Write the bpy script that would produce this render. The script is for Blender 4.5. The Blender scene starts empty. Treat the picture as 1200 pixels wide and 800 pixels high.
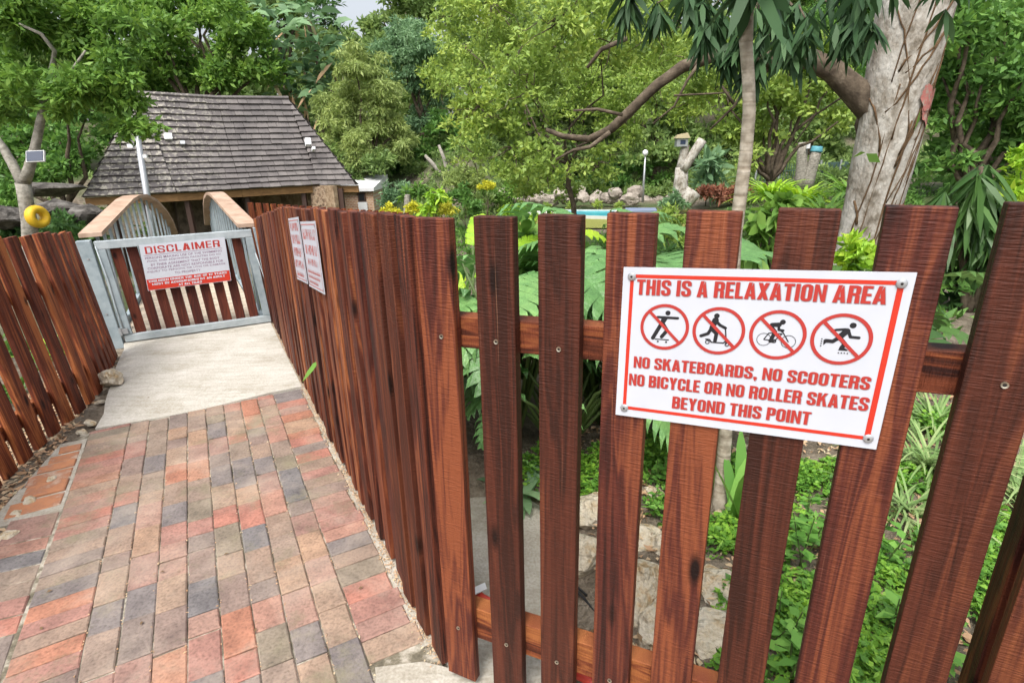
import bpy, bmesh, math, random
import numpy as np
from mathutils import Vector, Matrix, noise as mnoise

S = bpy.context.scene
COL = S.collection
R = math.radians
random.seed(7)
rng = np.random.default_rng(11)

# ------------------------------------------------------------------ camera
F, PITCH, ROLL, EYE = 661.0, R(19.2), R(1.36), 1.65
cam = bpy.data.cameras.new('camera')
cam.sensor_fit = 'HORIZONTAL'; cam.sensor_width = 36.0
cam.lens = F / 1200 * 36.0
cam.clip_start = 0.05; cam.clip_end = 600
camo = bpy.data.objects.new('camera', cam); COL.objects.link(camo)
FW = Vector((0, math.cos(PITCH), -math.sin(PITCH)))
UP = Vector((0, math.sin(PITCH), math.cos(PITCH)))
RT = Vector((1, 0, 0))
RI = RT * math.cos(ROLL) - UP * math.sin(ROLL)
UI = RT * math.sin(ROLL) + UP * math.cos(ROLL)
camo.matrix_world = Matrix(((RI.x, UI.x, -FW.x, 0), (RI.y, UI.y, -FW.y, 0), (RI.z, UI.z, -FW.z, EYE), (0, 0, 0, 1)))
S.camera = camo

# ------------------------------------------------------------------ light
SUN_EL, SUN_AZ = R(58), R(200)          # azimuth measured clockwise from +Y
w = bpy.data.worlds.new('World'); S.world = w; w.use_nodes = True
nt = w.node_tree
for n in list(nt.nodes): nt.nodes.remove(n)
sky = nt.nodes.new('ShaderNodeTexSky'); sky.sky_type = 'NISHITA'; sky.sun_disc = False
sky.sun_elevation = SUN_EL; sky.sun_rotation = SUN_AZ
sky.air_density = 1.0; sky.dust_density = 6.0; sky.ozone_density = 1.0
hs = nt.nodes.new('ShaderNodeHueSaturation'); hs.inputs['Saturation'].default_value = 0.35
bg = nt.nodes.new('ShaderNodeBackground'); bg.inputs['Strength'].default_value = 0.15
wo = nt.nodes.new('ShaderNodeOutputWorld')
nt.links.new(sky.outputs[0], hs.inputs['Color']); nt.links.new(hs.outputs[0], bg.inputs['Color'])
nt.links.new(bg.outputs[0], wo.inputs['Surface'])
sun = bpy.data.lights.new('sun', 'SUN'); sun.energy = 1.2; sun.angle = R(20); sun.color = (1.0, 0.96, 0.9)
suno = bpy.data.objects.new('sun', sun); COL.objects.link(suno)
sd = Vector((math.sin(SUN_AZ) * math.cos(SUN_EL), math.cos(SUN_AZ) * math.cos(SUN_EL), math.sin(SUN_EL)))
suno.rotation_euler = sd.to_track_quat('Z', 'Y').to_euler()
S.view_settings.view_transform = 'Standard'; S.view_settings.look = 'None'
S.view_settings.exposure = 0.9; S.view_settings.gamma = 1.0
S.view_settings.use_curve_mapping = False
S.render.engine = 'CYCLES'
S.cycles.max_bounces = 8; S.cycles.diffuse_bounces = 4; S.cycles.transparent_max_bounces = 4
S.cycles.caustics_reflective = False; S.cycles.caustics_refractive = False

# ------------------------------------------------------------------ pixel -> place helpers (photo pixels, 1200x800)
def ray(x, y):
    u = (x - 600) / F; v = -(y - 400) / F
    return FW + RI * u + UI * v
O = Vector((0, 0, EYE))
def at_z(x, y, z):
    d = ray(x, y); return O + d * ((z - EYE) / d.z)
def at_y(x, y, Y):
    d = ray(x, y); return O + d * (Y / d.y)
def at_d(x, y, dist):
    d = ray(x, y); return O + d * (dist / math.hypot(d.x, d.y))
def depth(p): return (Vector(p) - O).dot(FW)

# path frame: s along the path, t across it
PD = Vector((-0.472, 0.881, 0)).normalized(); PN = Vector((PD.y, -PD.x, 0))
def P(s, t, z=0.0): return PD * s + PN * t + Vector((0, 0, z))

def sm(x, a, b):
    q = min(1, max(0, (x - a) / (b - a))); return q * q * (3 - 2 * q)
def h(x, y):
    p = Vector((x, y, 0)); s = p.dot(PD); t = p.dot(PN)
    z = -0.03
    bed = sm(t, 0.62, 0.8) * max(sm(x, 0.12 + max(0, 2.3 - y) * -0.1, 0.5), sm(y, 2.3, 2.7))
    z += 0.13 * bed * (1 - sm(y, 5, 8))
    z -= 0.85 * sm(y, 4.5, 13)
    z -= 0.9 * sm(y, 9, 17) * sm(-x, 1.0, 6.0)
    z += 1.15 * sm(x, 6, 13) * sm(y, 7, 17)
    z -= 0.55 * sm(s, 6.15, 6.7) * (1 - sm(abs(t), 2.0, 4.0)) * (1 - sm(s, 9.5, 11))
    yh = 21 + 7.5 * sm(x, -4, 4)
    if x < -11: yh -= 6 * sm(-x, 11, 17)
    if y > yh: z += 7.0 * (1 - math.exp(-0.40 * (y - yh) * sm(y, yh, yh + 4) / 7.0))
    z += 0.6 * sm(y, 19, 24) * sm(x, -5.0, -2.5) * (1 - sm(x, -1.5, 0.3))
    return z

# ------------------------------------------------------------------ object helpers
ORG = {}
def root(name, label, cat, loc, group=None):
    o = bpy.data.objects.new(name, None); COL.objects.link(o)
    o.empty_display_size = 0.1
    o.location = loc; ORG[o.name] = Vector(loc)
    o['label'] = label; o['category'] = cat
    if group: o['group'] = group
    return o
def tag(o, label, cat, group=None):
    o['label'] = label; o['category'] = cat
    if group: o['group'] = group
    return o
def kind(o, k): o['kind'] = k; return o

class MB:
    def __init__(self): self.v = []; self.f = []
    def add(self, vs, fs):
        b = len(self.v); self.v += [tuple(q) for q in vs]; self.f += [tuple(i + b for i in q) for q in fs]; return self
    def hexa(self, c):      # 8 corners: bottom 0-3 counter-clockwise, top 4-7
        return self.add(c, [(3, 2, 1, 0), (4, 5, 6, 7), (0, 1, 5, 4), (1, 2, 6, 5), (2, 3, 7, 6), (3, 0, 4, 7)])
    def box(self, o, ax, ay, az):   # corner + three edge vectors
        o = Vector(o); ax = Vector(ax); ay = Vector(ay); az = Vector(az)
        return self.hexa([o, o + ax, o + ax + ay, o + ay, o + az, o + ax + az, o + ax + ay + az, o + ay + az])
    def tube(self, pts, rad, n=8, cap=True, jit=0.0):
        pts = [Vector(p) for p in pts]
        if not hasattr(rad, '__len__'): rad = [rad] * len(pts)
        b = len(self.v); prev = None
        for i, p in enumerate(pts):
            d = (pts[min(i + 1, len(pts) - 1)] - pts[max(i - 1, 0)]).normalized()
            if prev is None:
                a = Vector((0, 0, 1)) if abs(d.z) < 0.9 else Vector((1, 0, 0))
                u = d.cross(a).normalized()
            else:
                u = (prev - d * prev.dot(d)).normalized()
            prev = u; vv = d.cross(u)
            for k in range(n):
                a = 2 * math.pi * k / n
                rr = rad[i] * (1 + (random.uniform(-jit, jit) if jit else 0))
                self.v.append(tuple(p + (u * math.cos(a) + vv * math.sin(a)) * rr))
        for i in range(len(pts) - 1):
            for k in range(n):
                k2 = (k + 1) % n
                self.f.append((b + i * n + k, b + i * n + k2, b + (i + 1) * n + k2, b + (i + 1) * n + k))
        if cap:
            self.f.append(tuple(b + k for k in range(n))[::-1])
            self.f.append(tuple(b + (len(pts) - 1) * n + k for k in range(n)))
        return self
    def build(self, name, mat, parent=None, smooth=False, bevel=0.0, loc=None):
        org = Vector((0, 0, 0))
        if parent is not None: org = ORG[parent.name]
        elif loc is not None: org = Vector(loc)
        me = bpy.data.meshes.new(name)
        me.from_pydata([tuple(Vector(q) - org) for q in self.v], [], self.f)
        if bevel > 0:
            bm = bmesh.new(); bm.from_mesh(me)
            bmesh.ops.recalc_face_normals(bm, faces=bm.faces)
            bmesh.ops.bevel(bm, geom=list(bm.edges), offset=bevel, segments=1, affect='EDGES', clamp_overlap=True)
            bm.to_mesh(me); bm.free()
        me.update()
        if smooth:
            for p in me.polygons: p.use_smooth = True
        me.materials.append(mat)
        o = bpy.data.objects.new(name, me); COL.objects.link(o)
        if parent is not None: o.parent = parent; ORG[o.name] = org
        else: o.location = org; ORG[o.name] = org
        return o

def np_mesh(name, verts, quads, mat, parent=None, loc=(0, 0, 0), smooth=False):
    org = ORG[parent.name] if parent is not None else Vector(loc)
    me = bpy.data.meshes.new(name)
    v = (verts - np.array(org)).astype(np.float32)
    k = quads.shape[1]
    me.vertices.add(len(v)); me.vertices.foreach_set('co', v.ravel())
    me.loops.add(quads.size); me.loops.foreach_set('vertex_index', quads.astype(np.int32).ravel())
    me.polygons.add(len(quads))
    me.polygons.foreach_set('loop_start', np.arange(0, quads.size, k, dtype=np.int32))
    me.update(calc_edges=True); me.validate()
    if smooth: me.polygons.foreach_set('use_smooth', np.ones(len(quads), dtype=bool))
    me.materials.append(mat)
    o = bpy.data.objects.new(name, me); COL.objects.link(o)
    if parent is not None: o.parent = parent
    else: o.location = org
    ORG[o.name] = org
    return o

# ------------------------------------------------------------------ materials
def mat(name):
    m = bpy.data.materials.new(name); m.use_nodes = True
    nt = m.node_tree; b = nt.nodes['Principled BSDF']
    return m, nt, b
def N(nt, t, **kw):
    n = nt.nodes.new(t)
    for k, v in kw.items():
        if k in n.inputs: n.inputs[k].default_value = v
        else: setattr(n, k, v)
    return n
def ramp(nt, stops, interp='LINEAR'):
    n = nt.nodes.new('ShaderNodeValToRGB'); cr = n.color_ramp; cr.interpolation = interp
    while len(cr.elements) > 1: cr.elements.remove(cr.elements[0])
    cr.elements[0].position = stops[0][0]; cr.elements[0].color = (*stops[0][1], 1)
    for p, c in stops[1:]:
        e = cr.elements.new(p); e.color = (*c, 1)
    return n
def mix(nt, a, b, fac, blend='MIX'):
    n = nt.nodes.new('ShaderNodeMix'); n.data_type = 'RGBA'; n.blend_type = blend
    for sock, val in ((n.inputs[0], fac), (n.inputs[6], a), (n.inputs[7], b)):
        if isinstance(val, (int, float)): sock.default_value = val
        elif isinstance(val, tuple): sock.default_value = (*val, 1)
        else: nt.links.new(val, sock)
    return n.outputs[2]
def noise_col(name, stops, scale=8, rough=0.8, bump=0.2, detail=6, stretch=(1, 1, 1), coord='Object', bscale=None, spec=0.3, dist=0.01):
    m, nt, b = mat(name)
    tc = N(nt, 'ShaderNodeTexCoord'); mp = N(nt, 'ShaderNodeMapping'); mp.inputs['Scale'].default_value = stretch
    nt.links.new(tc.outputs[coord], mp.inputs[0])
    n = N(nt, 'ShaderNodeTexNoise', Scale=scale, Detail=detail, Roughness=0.65)
    nt.links.new(mp.outputs[0], n.inputs['Vector'])
    r = ramp(nt, stops); nt.links.new(n.outputs[0], r.inputs[0]); nt.links.new(r.outputs[0], b.inputs['Base Color'])
    b.inputs['Roughness'].default_value = rough; b.inputs['Specular IOR Level'].default_value = spec
    if bump:
        n2 = N(nt, 'ShaderNodeTexNoise', Scale=bscale or scale * 4, Detail=5); nt.links.new(mp.outputs[0], n2.inputs['Vector'])
        bp = N(nt, 'ShaderNodeBump', Strength=bump, Distance=dist); nt.links.new(n2.outputs[0], bp.inputs['Height'])
        nt.links.new(bp.outputs[0], b.inputs['Normal'])
    return m
def plain(name, c, rough=0.5, metal=0.0, spec=0.5):
    m, nt, b = mat(name)
    tc = N(nt, 'ShaderNodeTexCoord'); n = N(nt, 'ShaderNodeTexNoise', Scale=14.0, Detail=4.0)
    nt.links.new(tc.outputs['Object'], n.inputs['Vector'])
    c2 = tuple(x * 0.88 for x in c)
    nt.links.new(mix(nt, c2, c, n.outputs[0]), b.inputs['Base Color'])
    b.inputs['Roughness'].default_value = rough; b.inputs['Metallic'].default_value = metal
    b.inputs['Specular IOR Level'].default_value = spec
    return m
def leaf_mat(name, cols, rough=0.5, trans=0.40, spec=0.3, nsc=None):
    cols = [tuple(min(0.6, q * 2.75) for q in c) for c in cols]
    m, nt, b = mat(name)
    g = N(nt, 'ShaderNodeNewGeometry')
    k = len(cols)
    r = ramp(nt, [(i / max(1, k - 1), c) for i, c in enumerate(cols)])
    tc = N(nt, 'ShaderNodeTexCoord'); n = N(nt, 'ShaderNodeTexNoise', Scale=nsc or 0.9, Detail=4.0)
    nt.links.new(tc.outputs['Object'], n.inputs['Vector'])
    if nsc:
        bn = N(nt, 'ShaderNodeBump', Strength=0.5, Distance=0.02); n9 = N(nt, 'ShaderNodeTexNoise', Scale=nsc * 3, Detail=3.0)
        nt.links.new(tc.outputs['Object'], n9.inputs['Vector']); nt.links.new(n9.outputs[0], bn.inputs['Height']); nt.links.new(bn.outputs[0], b.inputs['Normal'])
    ma = N(nt, 'ShaderNodeMath', operation='MULTIPLY_ADD'); ma.inputs[1].default_value = 0.55
    nt.links.new(g.outputs['Random Per Island'], ma.inputs[0])
    ms = N(nt, 'ShaderNodeMath', operation='MULTIPLY_ADD'); ms.inputs[1].default_value = 1.2; ms.inputs[2].default_value = -0.38
    nt.links.new(n.outputs[0], ms.inputs[0]); nt.links.new(ms.outputs[0], ma.inputs[2])
    nt.links.new(ma.outputs[0], r.inputs[0]); nt.links.new(r.outputs[0], b.inputs['Base Color'])
    b.inputs['Roughness'].default_value = rough; b.inputs['Specular IOR Level'].default_value = spec
    t = N(nt, 'ShaderNodeBsdfTranslucent')
    hsv = N(nt, 'ShaderNodeHueSaturation', Hue=0.488, Saturation=1.05, Value=1.15); nt.links.new(r.outputs[0], hsv.inputs['Color'])
    nt.links.new(hsv.outputs[0], t.inputs['Color'])
    mx = N(nt, 'ShaderNodeMixShader'); mx.inputs[0].default_value = trans
    nt.links.new(b.outputs[0], mx.inputs[1]); nt.links.new(t.outputs[0], mx.inputs[2])
    nt.links.new(mx.outputs[0], nt.nodes['Material Output'].inputs['Surface'])
    return m
def stained_wood(name, axis='Z', dark=(0.026, 0.008, 0.006), mid=(0.082, 0.020, 0.013), lite=(0.21, 0.060, 0.025), seedmul=37.0, bright=1.0):
    m, nt, b = mat(name)
    tc = N(nt, 'ShaderNodeTexCoord'); oi = N(nt, 'ShaderNodeObjectInfo')
    mul = N(nt, 'ShaderNodeMath', operation='MULTIPLY'); mul.inputs[1].default_value = seedmul
    nt.links.new(oi.outputs['Random'], mul.inputs[0])
    add = N(nt, 'ShaderNodeVectorMath', operation='ADD'); nt.links.new(tc.outputs['Object'], add.inputs[0])
    nt.links.new(mul.outputs[0], add.inputs[1])
    mp = N(nt, 'ShaderNodeMapping'); mp.inputs['Scale'].default_value = (9, 9, 0.8) if axis == 'Z' else (0.8, 0.8, 9)
    nt.links.new(add.outputs[0], mp.inputs[0])
    n1 = N(nt, 'ShaderNodeTexNoise', Scale=1.5, Detail=3.0, Roughness=0.5, Distortion=0.5); nt.links.new(mp.outputs[0], n1.inputs['Vector'])
    # growth-ring lines from contours of a stretched noise
    rm = N(nt, 'ShaderNodeMath', operation='MULTIPLY'); rm.inputs[1].default_value = 60.0; nt.links.new(n1.outputs[0], rm.inputs[0])
    sn = N(nt, 'ShaderNodeMath', operation='SINE'); nt.links.new(rm.outputs[0], sn.inputs[0])
    mp2 = N(nt, 'ShaderNodeMapping'); mp2.inputs['Scale'].default_value = (120, 120, 2.0) if axis == 'Z' else (2.0, 2.0, 120)
    nt.links.new(add.outputs[0], mp2.inputs[0])
    n2 = N(nt, 'ShaderNodeTexNoise', Scale=1.0, Detail=3.0); nt.links.new(mp2.outputs[0], n2.inputs['Vector'])
    # cross-cut saw marks
    mp3 = N(nt, 'ShaderNodeMapping'); mp3.inputs['Scale'].default_value = (30, 30, 420) if axis == 'Z' else (420, 420, 30)
    nt.links.new(add.outputs[0], mp3.inputs[0])
    n3 = N(nt, 'ShaderNodeTexNoise', Scale=1.0, Detail=2.0); nt.links.new(mp3.outputs[0], n3.inputs['Vector'])
    r = ramp(nt, [(0.28, dark), (0.52, mid), (0.75, lite)])
    # overall tone: noise + per-board shift
    t1 = N(nt, 'ShaderNodeMath', operation='MULTIPLY_ADD'); t1.inputs[1].default_value = 0.24; nt.links.new(oi.outputs['Random'], t1.inputs[0]); nt.links.new(n1.outputs[0], t1.inputs[2])
    t2 = N(nt, 'ShaderNodeMath', operation='MULTIPLY_ADD'); t2.inputs[1].default_value = 0.085; nt.links.new(sn.outputs[0], t2.inputs[0]); nt.links.new(t1.outputs[0], t2.inputs[2])
    t3 = N(nt, 'ShaderNodeMath', operation='MULTIPLY_ADD'); t3.inputs[1].default_value = 0.44; nt.links.new(n2.outputs[0], t3.inputs[0]); nt.links.new(t2.outputs[0], t3.inputs[2])
    t4 = N(nt, 'ShaderNodeMath', operation='MULTIPLY_ADD'); t4.inputs[1].default_value = 0.12; nt.links.new(n3.outputs[0], t4.inputs[0]); nt.links.new(t3.outputs[0], t4.inputs[2])
    t5 = N(nt, 'ShaderNodeMath', operation='SUBTRACT'); t5.inputs[1].default_value = 0.395; nt.links.new(t4.outputs[0], t5.inputs[0])
    nt.links.new(t5.outputs[0], r.inputs[0])
    # knots
    mp4 = N(nt, 'ShaderNodeMapping'); mp4.inputs['Scale'].default_value = (9, 9, 4.2) if axis == 'Z' else (4.2, 4.2, 9)
    nt.links.new(add.outputs[0], mp4.inputs[0])
    vo = N(nt, 'ShaderNodeTexVoronoi', Scale=1.0); nt.links.new(mp4.outputs[0], vo.inputs['Vector'])
    kr = ramp(nt, [(0.07, (1, 1, 1)), (0.17, (0, 0, 0))]); nt.links.new(vo.outputs['Distance'], kr.inputs[0])
    base = mix(nt, r.outputs[0], tuple(x * 0.35 for x in dark), kr.outputs[0])
    # worn fibres: pale fleck
    fl = ramp(nt, [(0.70, (0, 0, 0)), (0.78, (1, 1, 1))]); nt.links.new(n2.outputs[0], fl.inputs[0])
    ff = N(nt, 'ShaderNodeMath', operation='MULTIPLY'); ff.inputs[1].default_value = 0.35; nt.links.new(fl.outputs[0], ff.inputs[0])
    base = mix(nt, base, (0.38, 0.20, 0.12), ff.outputs[0])
    nt.links.new(base, b.inputs['Base Color'])
    b.inputs['Roughness'].default_value = 0.6; b.inputs['Specular IOR Level'].default_value = 0.22
    bp = N(nt, 'ShaderNodeBump', Strength=0.9, Distance=0.003)
    ad = N(nt, 'ShaderNodeMath', operation='ADD'); nt.links.new(n2.outputs[0], ad.inputs[0]); nt.links.new(n3.outputs[0], ad.inputs[1])
    nt.links.new(ad.outputs[0], bp.inputs['Height']); nt.links.new(bp.outputs[0], b.inputs['Normal'])
    return m

M = {}
M['picket'] = stained_wood('stained_picket')
M['picket_dark'] = stained_wood('stained_picket_dark', dark=(0.032, 0.010, 0.006), mid=(0.082, 0.022, 0.012), lite=(0.160, 0.048, 0.020))
M['picket_brown'] = stained_wood('stained_picket_brown', dark=(0.032, 0.009, 0.006), mid=(0.120, 0.034, 0.015), lite=(0.30, 0.105, 0.035))
M['picket_path'] = stained_wood('stained_path_picket', mid=(0.120, 0.031, 0.017), lite=(0.36, 0.125, 0.045))
M['rail'] = stained_wood('stained_rail', 'X', mid=(0.17, 0.045, 0.020), lite=(0.34, 0.12, 0.04))
M['picket_orange'] = stained_wood('stained_picket_orange', mid=(0.17, 0.042, 0.018), dark=(0.06, 0.014, 0.009), lite=(0.40, 0.135, 0.045))  # lighter, more orange stain
M['gate_slat'] = stained_wood('gate_slat', mid=(0.09, 0.022, 0.013), dark=(0.05, 0.012, 0.009), lite=(0.14, 0.035, 0.018))
M['faded_red'] = plain('faded_red_lettering', (0.50, 0.16, 0.15), 0.6)
M['screw'] = plain('zinc_screw', (0.55, 0.5, 0.4), 0.35, 0.9)
M['screw_hole'] = plain('dark_recess', (0.02, 0.015, 0.012), 0.9)
M['sign_white'] = plain('sign_white', (0.55, 0.58, 0.64), 0.35, spec=0.5)
M['sign_red'] = plain('sign_red', (0.55, 0.034, 0.016), 0.4)
M['letter_red'] = plain('letter_red', (0.42, 0.034, 0.026), 0.45)
M['letter_edge'] = plain('letter_grey_edge', (0.30, 0.27, 0.30), 0.5)
M['ring_red'] = plain('ring_red', (0.42, 0.036, 0.030), 0.45)
M['ink'] = plain('black_ink', (0.012, 0.012, 0.016), 0.5)
M['ink_purple'] = plain('faded_purple_ink', (0.26, 0.16, 0.24), 0.6)
M['grey_paint'] = noise_col('grey_blue_paint', [(0.3, (0.21, 0.26, 0.285)), (0.6, (0.32, 0.375, 0.40))], 9, 0.6, 0.15)
M['pale_grey_paint'] = noise_col('pale_grey_paint', [(0.3, (0.28, 0.325, 0.345)), (0.6, (0.40, 0.445, 0.465))], 9, 0.6, 0.15)
M['cap_wood'] = noise_col('weathered_cap_wood', [(0.3, (0.30, 0.20, 0.14)), (0.55, (0.44, 0.31, 0.23)), (0.8, (0.52, 0.41, 0.32))], 6, 0.75, 0.3, stretch=(1, 1, 1))
M['deck'] = noise_col('pale_deck', [(0.3, (0.40, 0.33, 0.25)), (0.7, (0.56, 0.48, 0.38))], 10, 0.8, 0.3)
M['concrete'] = None
M['soil'] = noise_col('soil', [(0.25, (0.045, 0.035, 0.025)), (0.5, (0.14, 0.11, 0.08)), (0.75, (0.27, 0.22, 0.17))], 22, 0.95, 0.8, bscale=60, dist=0.02)
M['rock'] = noise_col('pale_rock', [(0.28, (0.16, 0.12, 0.075)), (0.37, (0.40, 0.28, 0.15)), (0.46, (0.52, 0.45, 0.33)), (0.58, (0.58, 0.53, 0.43)), (0.68, (0.46, 0.40, 0.26)), (0.78, (0.27, 0.27, 0.11))], 11, 0.95, 1.0, detail=9, bscale=34, dist=0.03)
M['rock_far'] = noise_col('garden_rock', [(0.25, (0.13, 0.11, 0.09)), (0.5, (0.30, 0.26, 0.22)), (0.75, (0.42, 0.38, 0.33))], 4, 0.9, 0.6, dist=0.05)
M['rock_dark'] = noise_col('dark_ledge_rock', [(0.3, (0.02, 0.018, 0.016)), (0.5, (0.075, 0.068, 0.06)), (0.66, (0.17, 0.16, 0.145))], 5, 0.9, 0.6, dist=0.05)
M['bark_pale'] = noise_col('pale_bark', [(0.30, (0.07, 0.058, 0.045)), (0.40, (0.19, 0.165, 0.13)), (0.48, (0.31, 0.285, 0.245)), (0.58, (0.42, 0.40, 0.36)), (0.75, (0.50, 0.485, 0.45))], 7, 0.95, 1.0, detail=11, bscale=26, stretch=(1, 1, 0.6), dist=0.02)
M['bark_grey'] = noise_col('grey_bark', [(0.3, (0.12, 0.11, 0.09)), (0.55, (0.30, 0.28, 0.24)), (0.8, (0.44, 0.42, 0.36))], 14, 0.9, 0.6, stretch=(1, 1, 1.5))
M['bark_brown'] = noise_col('brown_bark', [(0.3, (0.035, 0.026, 0.018)), (0.55, (0.11, 0.085, 0.06)), (0.8, (0.24, 0.20, 0.15))], 10, 0.95, 0.6)
M['vine'] = noise_col('vine', [(0.3, (0.05, 0.03, 0.015)), (0.7, (0.15, 0.09, 0.045))], 20, 0.9, 0.3)
def ringed():
    m, nt, b = mat('ringed_bark')
    tc = N(nt, 'ShaderNodeTexCoord'); mp = N(nt, 'ShaderNodeMapping'); mp.inputs['Scale'].default_value = (4, 4, 60)
    nt.links.new(tc.outputs['Object'], mp.inputs[0])
    n = N(nt, 'ShaderNodeTexNoise', Scale=1.0, Detail=3.0); nt.links.new(mp.outputs[0], n.inputs['Vector'])
    n2 = N(nt, 'ShaderNodeTexNoise', Scale=30.0, Detail=6.0); nt.links.new(tc.outputs['Object'], n2.inputs['Vector'])
    r = ramp(nt, [(0.32, (0.27, 0.22, 0.16)), (0.44, (0.42, 0.37, 0.29)), (0.7, (0.50, 0.45, 0.37))]); nt.links.new(n.outputs[0], r.inputs[0])
    r2 = ramp(nt, [(0.35, (0.55, 0.53, 0.5)), (0.65, (1, 1, 1))]); nt.links.new(n2.outputs[0], r2.inputs[0])
    nt.links.new(mix(nt, r.outputs[0], r2.outputs[0], 1.0, 'MULTIPLY'), b.inputs['Base Color'])
    b.inputs['Roughness'].default_value = 0.9
    bp = N(nt, 'ShaderNodeBump', Strength=0.5, Distance=0.01); nt.links.new(n.outputs[0], bp.inputs['Height']); nt.links.new(bp.outputs[0], b.inputs['Normal'])
    return m
M['bark_ring'] = ringed()
def concrete(name, c0, c1, c2):
    m, nt, b = mat(name)
    tc = N(nt, 'ShaderNodeTexCoord')
    n = N(nt, 'ShaderNodeTexNoise', Scale=3.5, Detail=8.0, Roughness=0.7); nt.links.new(tc.outputs['Object'], n.inputs['Vector'])
    n2 = N(nt, 'ShaderNodeTexNoise', Scale=90.0, Detail=4.0); nt.links.new(tc.outputs['Object'], n2.inputs['Vector'])
    mp = N(nt, 'ShaderNodeMapping'); mp.inputs['Rotation'].default_value = (0, 0, R(35)); mp.inputs['Scale'].default_value = (3, 26, 1)
    nt.links.new(tc.outputs['Object'], mp.inputs[0])
    n3 = N(nt, 'ShaderNodeTexNoise', Scale=1.0, Detail=3.0); nt.links.new(mp.outputs[0], n3.inputs['Vector'])
    r = ramp(nt, [(0.3, c0), (0.5, c1), (0.72, c2)]); nt.links.new(n.outputs[0], r.inputs[0])
    r2 = ramp(nt, [(0.32, (0.72, 0.7, 0.66)), (0.6, (1, 1, 1))]); nt.links.new(n2.outputs[0], r2.inputs[0])
    r3 = ramp(nt, [(0.36, (0.86, 0.85, 0.82)), (0.62, (1, 1, 1))]); nt.links.new(n3.outputs[0], r3.inputs[0])
    c = mix(nt, r.outputs[0], r2.outputs[0], 0.8, 'MULTIPLY'); c = mix(nt, c, r3.outputs[0], 1.0, 'MULTIPLY')
    nt.links.new(c, b.inputs['Base Color']); b.inputs['Roughness'].default_value = 0.9
    ad = N(nt, 'ShaderNodeMath', operation='ADD'); nt.links.new(n2.outputs[0], ad.inputs[0]); nt.links.new(n3.outputs[0], ad.inputs[1])
    bp = N(nt, 'ShaderNodeBump', Strength=0.5, Distance=0.006); nt.links.new(ad.outputs[0], bp.inputs['Height']); nt.links.new(bp.outputs[0], b.inputs['Normal'])
    return m
M['concrete'] = concrete('slab_concrete', (0.40, 0.37, 0.31), (0.52, 0.50, 0.45), (0.60, 0.58, 0.54))
M['channel'] = concrete('channel_concrete', (0.30, 0.27, 0.22), (0.44, 0.41, 0.35), (0.54, 0.51, 0.46))
def brick():
    m, nt, b = mat('clay_paver')
    g = N(nt, 'ShaderNodeNewGeometry'); tc = N(nt, 'ShaderNodeTexCoord')
    cols = [(0.32, 0.175, 0.135), (0.25, 0.18, 0.14), (0.19, 0.155, 0.14), (0.35, 0.185, 0.125), (0.145, 0.142, 0.150), (0.30, 0.185, 0.15), (0.225, 0.175, 0.14), (0.34, 0.145, 0.11), (0.17, 0.152, 0.15),
            (0.32, 0.21, 0.145), (0.27, 0.16, 0.135), (0.165, 0.150, 0.152), (0.30, 0.215, 0.16), (0.21, 0.155, 0.135), (0.35, 0.155, 0.10), (0.25, 0.19, 0.155), (0.29, 0.15, 0.125), (0.20, 0.17, 0.13)]
    cols = [tuple(a * .90 + m_ * .08 for a, m_ in zip(c, (.245, .185, .150))) for c in cols]
    r = ramp(nt, [(i / len(cols), c) for i, c in enumerate(cols)], 'CONSTANT'); nt.links.new(g.outputs['Random Per Island'], r.inputs[0])
    n = N(nt, 'ShaderNodeTexNoise', Scale=7.0, Detail=6.0, Roughness=0.7); nt.links.new(tc.outputs['Object'], n.inputs['Vector'])
    r1 = ramp(nt, [(0.3, (0.62, 0.60, 0.60)), (0.7, (1.32, 1.3, 1.25))]); nt.links.new(n.outputs[0], r1.inputs[0])
    c = mix(nt, r.outputs[0], r1.outputs[0], 1.0, 'MULTIPLY')
    n2 = N(nt, 'ShaderNodeTexNoise', Scale=85.0, Detail=4.0); nt.links.new(tc.outputs['Object'], n2.inputs['Vector'])
    r2 = ramp(nt, [(0.30, (0.6, 0.58, 0.55)), (0.50, (1, 1, 1)), (0.72, (1.18, 1.15, 1.1))]); nt.links.new(n2.outputs[0], r2.inputs[0])
    c = mix(nt, c, r2.outputs[0], 0.8, 'MULTIPLY')
    n3 = N(nt, 'ShaderNodeTexNoise', Scale=2.6, Detail=7.0, Roughness=0.75); nt.links.new(tc.outputs['Object'], n3.inputs['Vector'])
    r3 = ramp(nt, [(0.53, (0, 0, 0)), (0.68, (0.75, 0.75, 0.75))]); nt.links.new(n3.outputs[0], r3.inputs[0])
    c = mix(nt, c, (0.19, 0.175, 0.105), r3.outputs[0])
    n4 = N(nt, 'ShaderNodeTexNoise', Scale=3.3, Detail=5.0, Roughness=0.6); n4.inputs['Distortion'].default_value = 0.6
    nt.links.new(tc.outputs['Object'], n4.inputs['Vector'])
    r4 = ramp(nt, [(0.48, (0, 0, 0)), (0.70, (0.42, 0.42, 0.42))]); nt.links.new(n4.outputs[0], r4.inputs[0])
    c = mix(nt, c, (0.42, 0.35, 0.28), r4.outputs[0])
    nt.links.new(c, b.inputs['Base Color']); b.inputs['Roughness'].default_value = 0.85
    ad = N(nt, 'ShaderNodeMath', operation='ADD'); nt.links.new(n2.outputs[0], ad.inputs[0]); nt.links.new(n.outputs[0], ad.inputs[1])
    bp = N(nt, 'ShaderNodeBump', Strength=0.6, Distance=0.004); nt.links.new(ad.outputs[0], bp.inputs['Height']); nt.links.new(bp.outputs[0], b.inputs['Normal'])
    return m
M['brick'] = brick()
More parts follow.
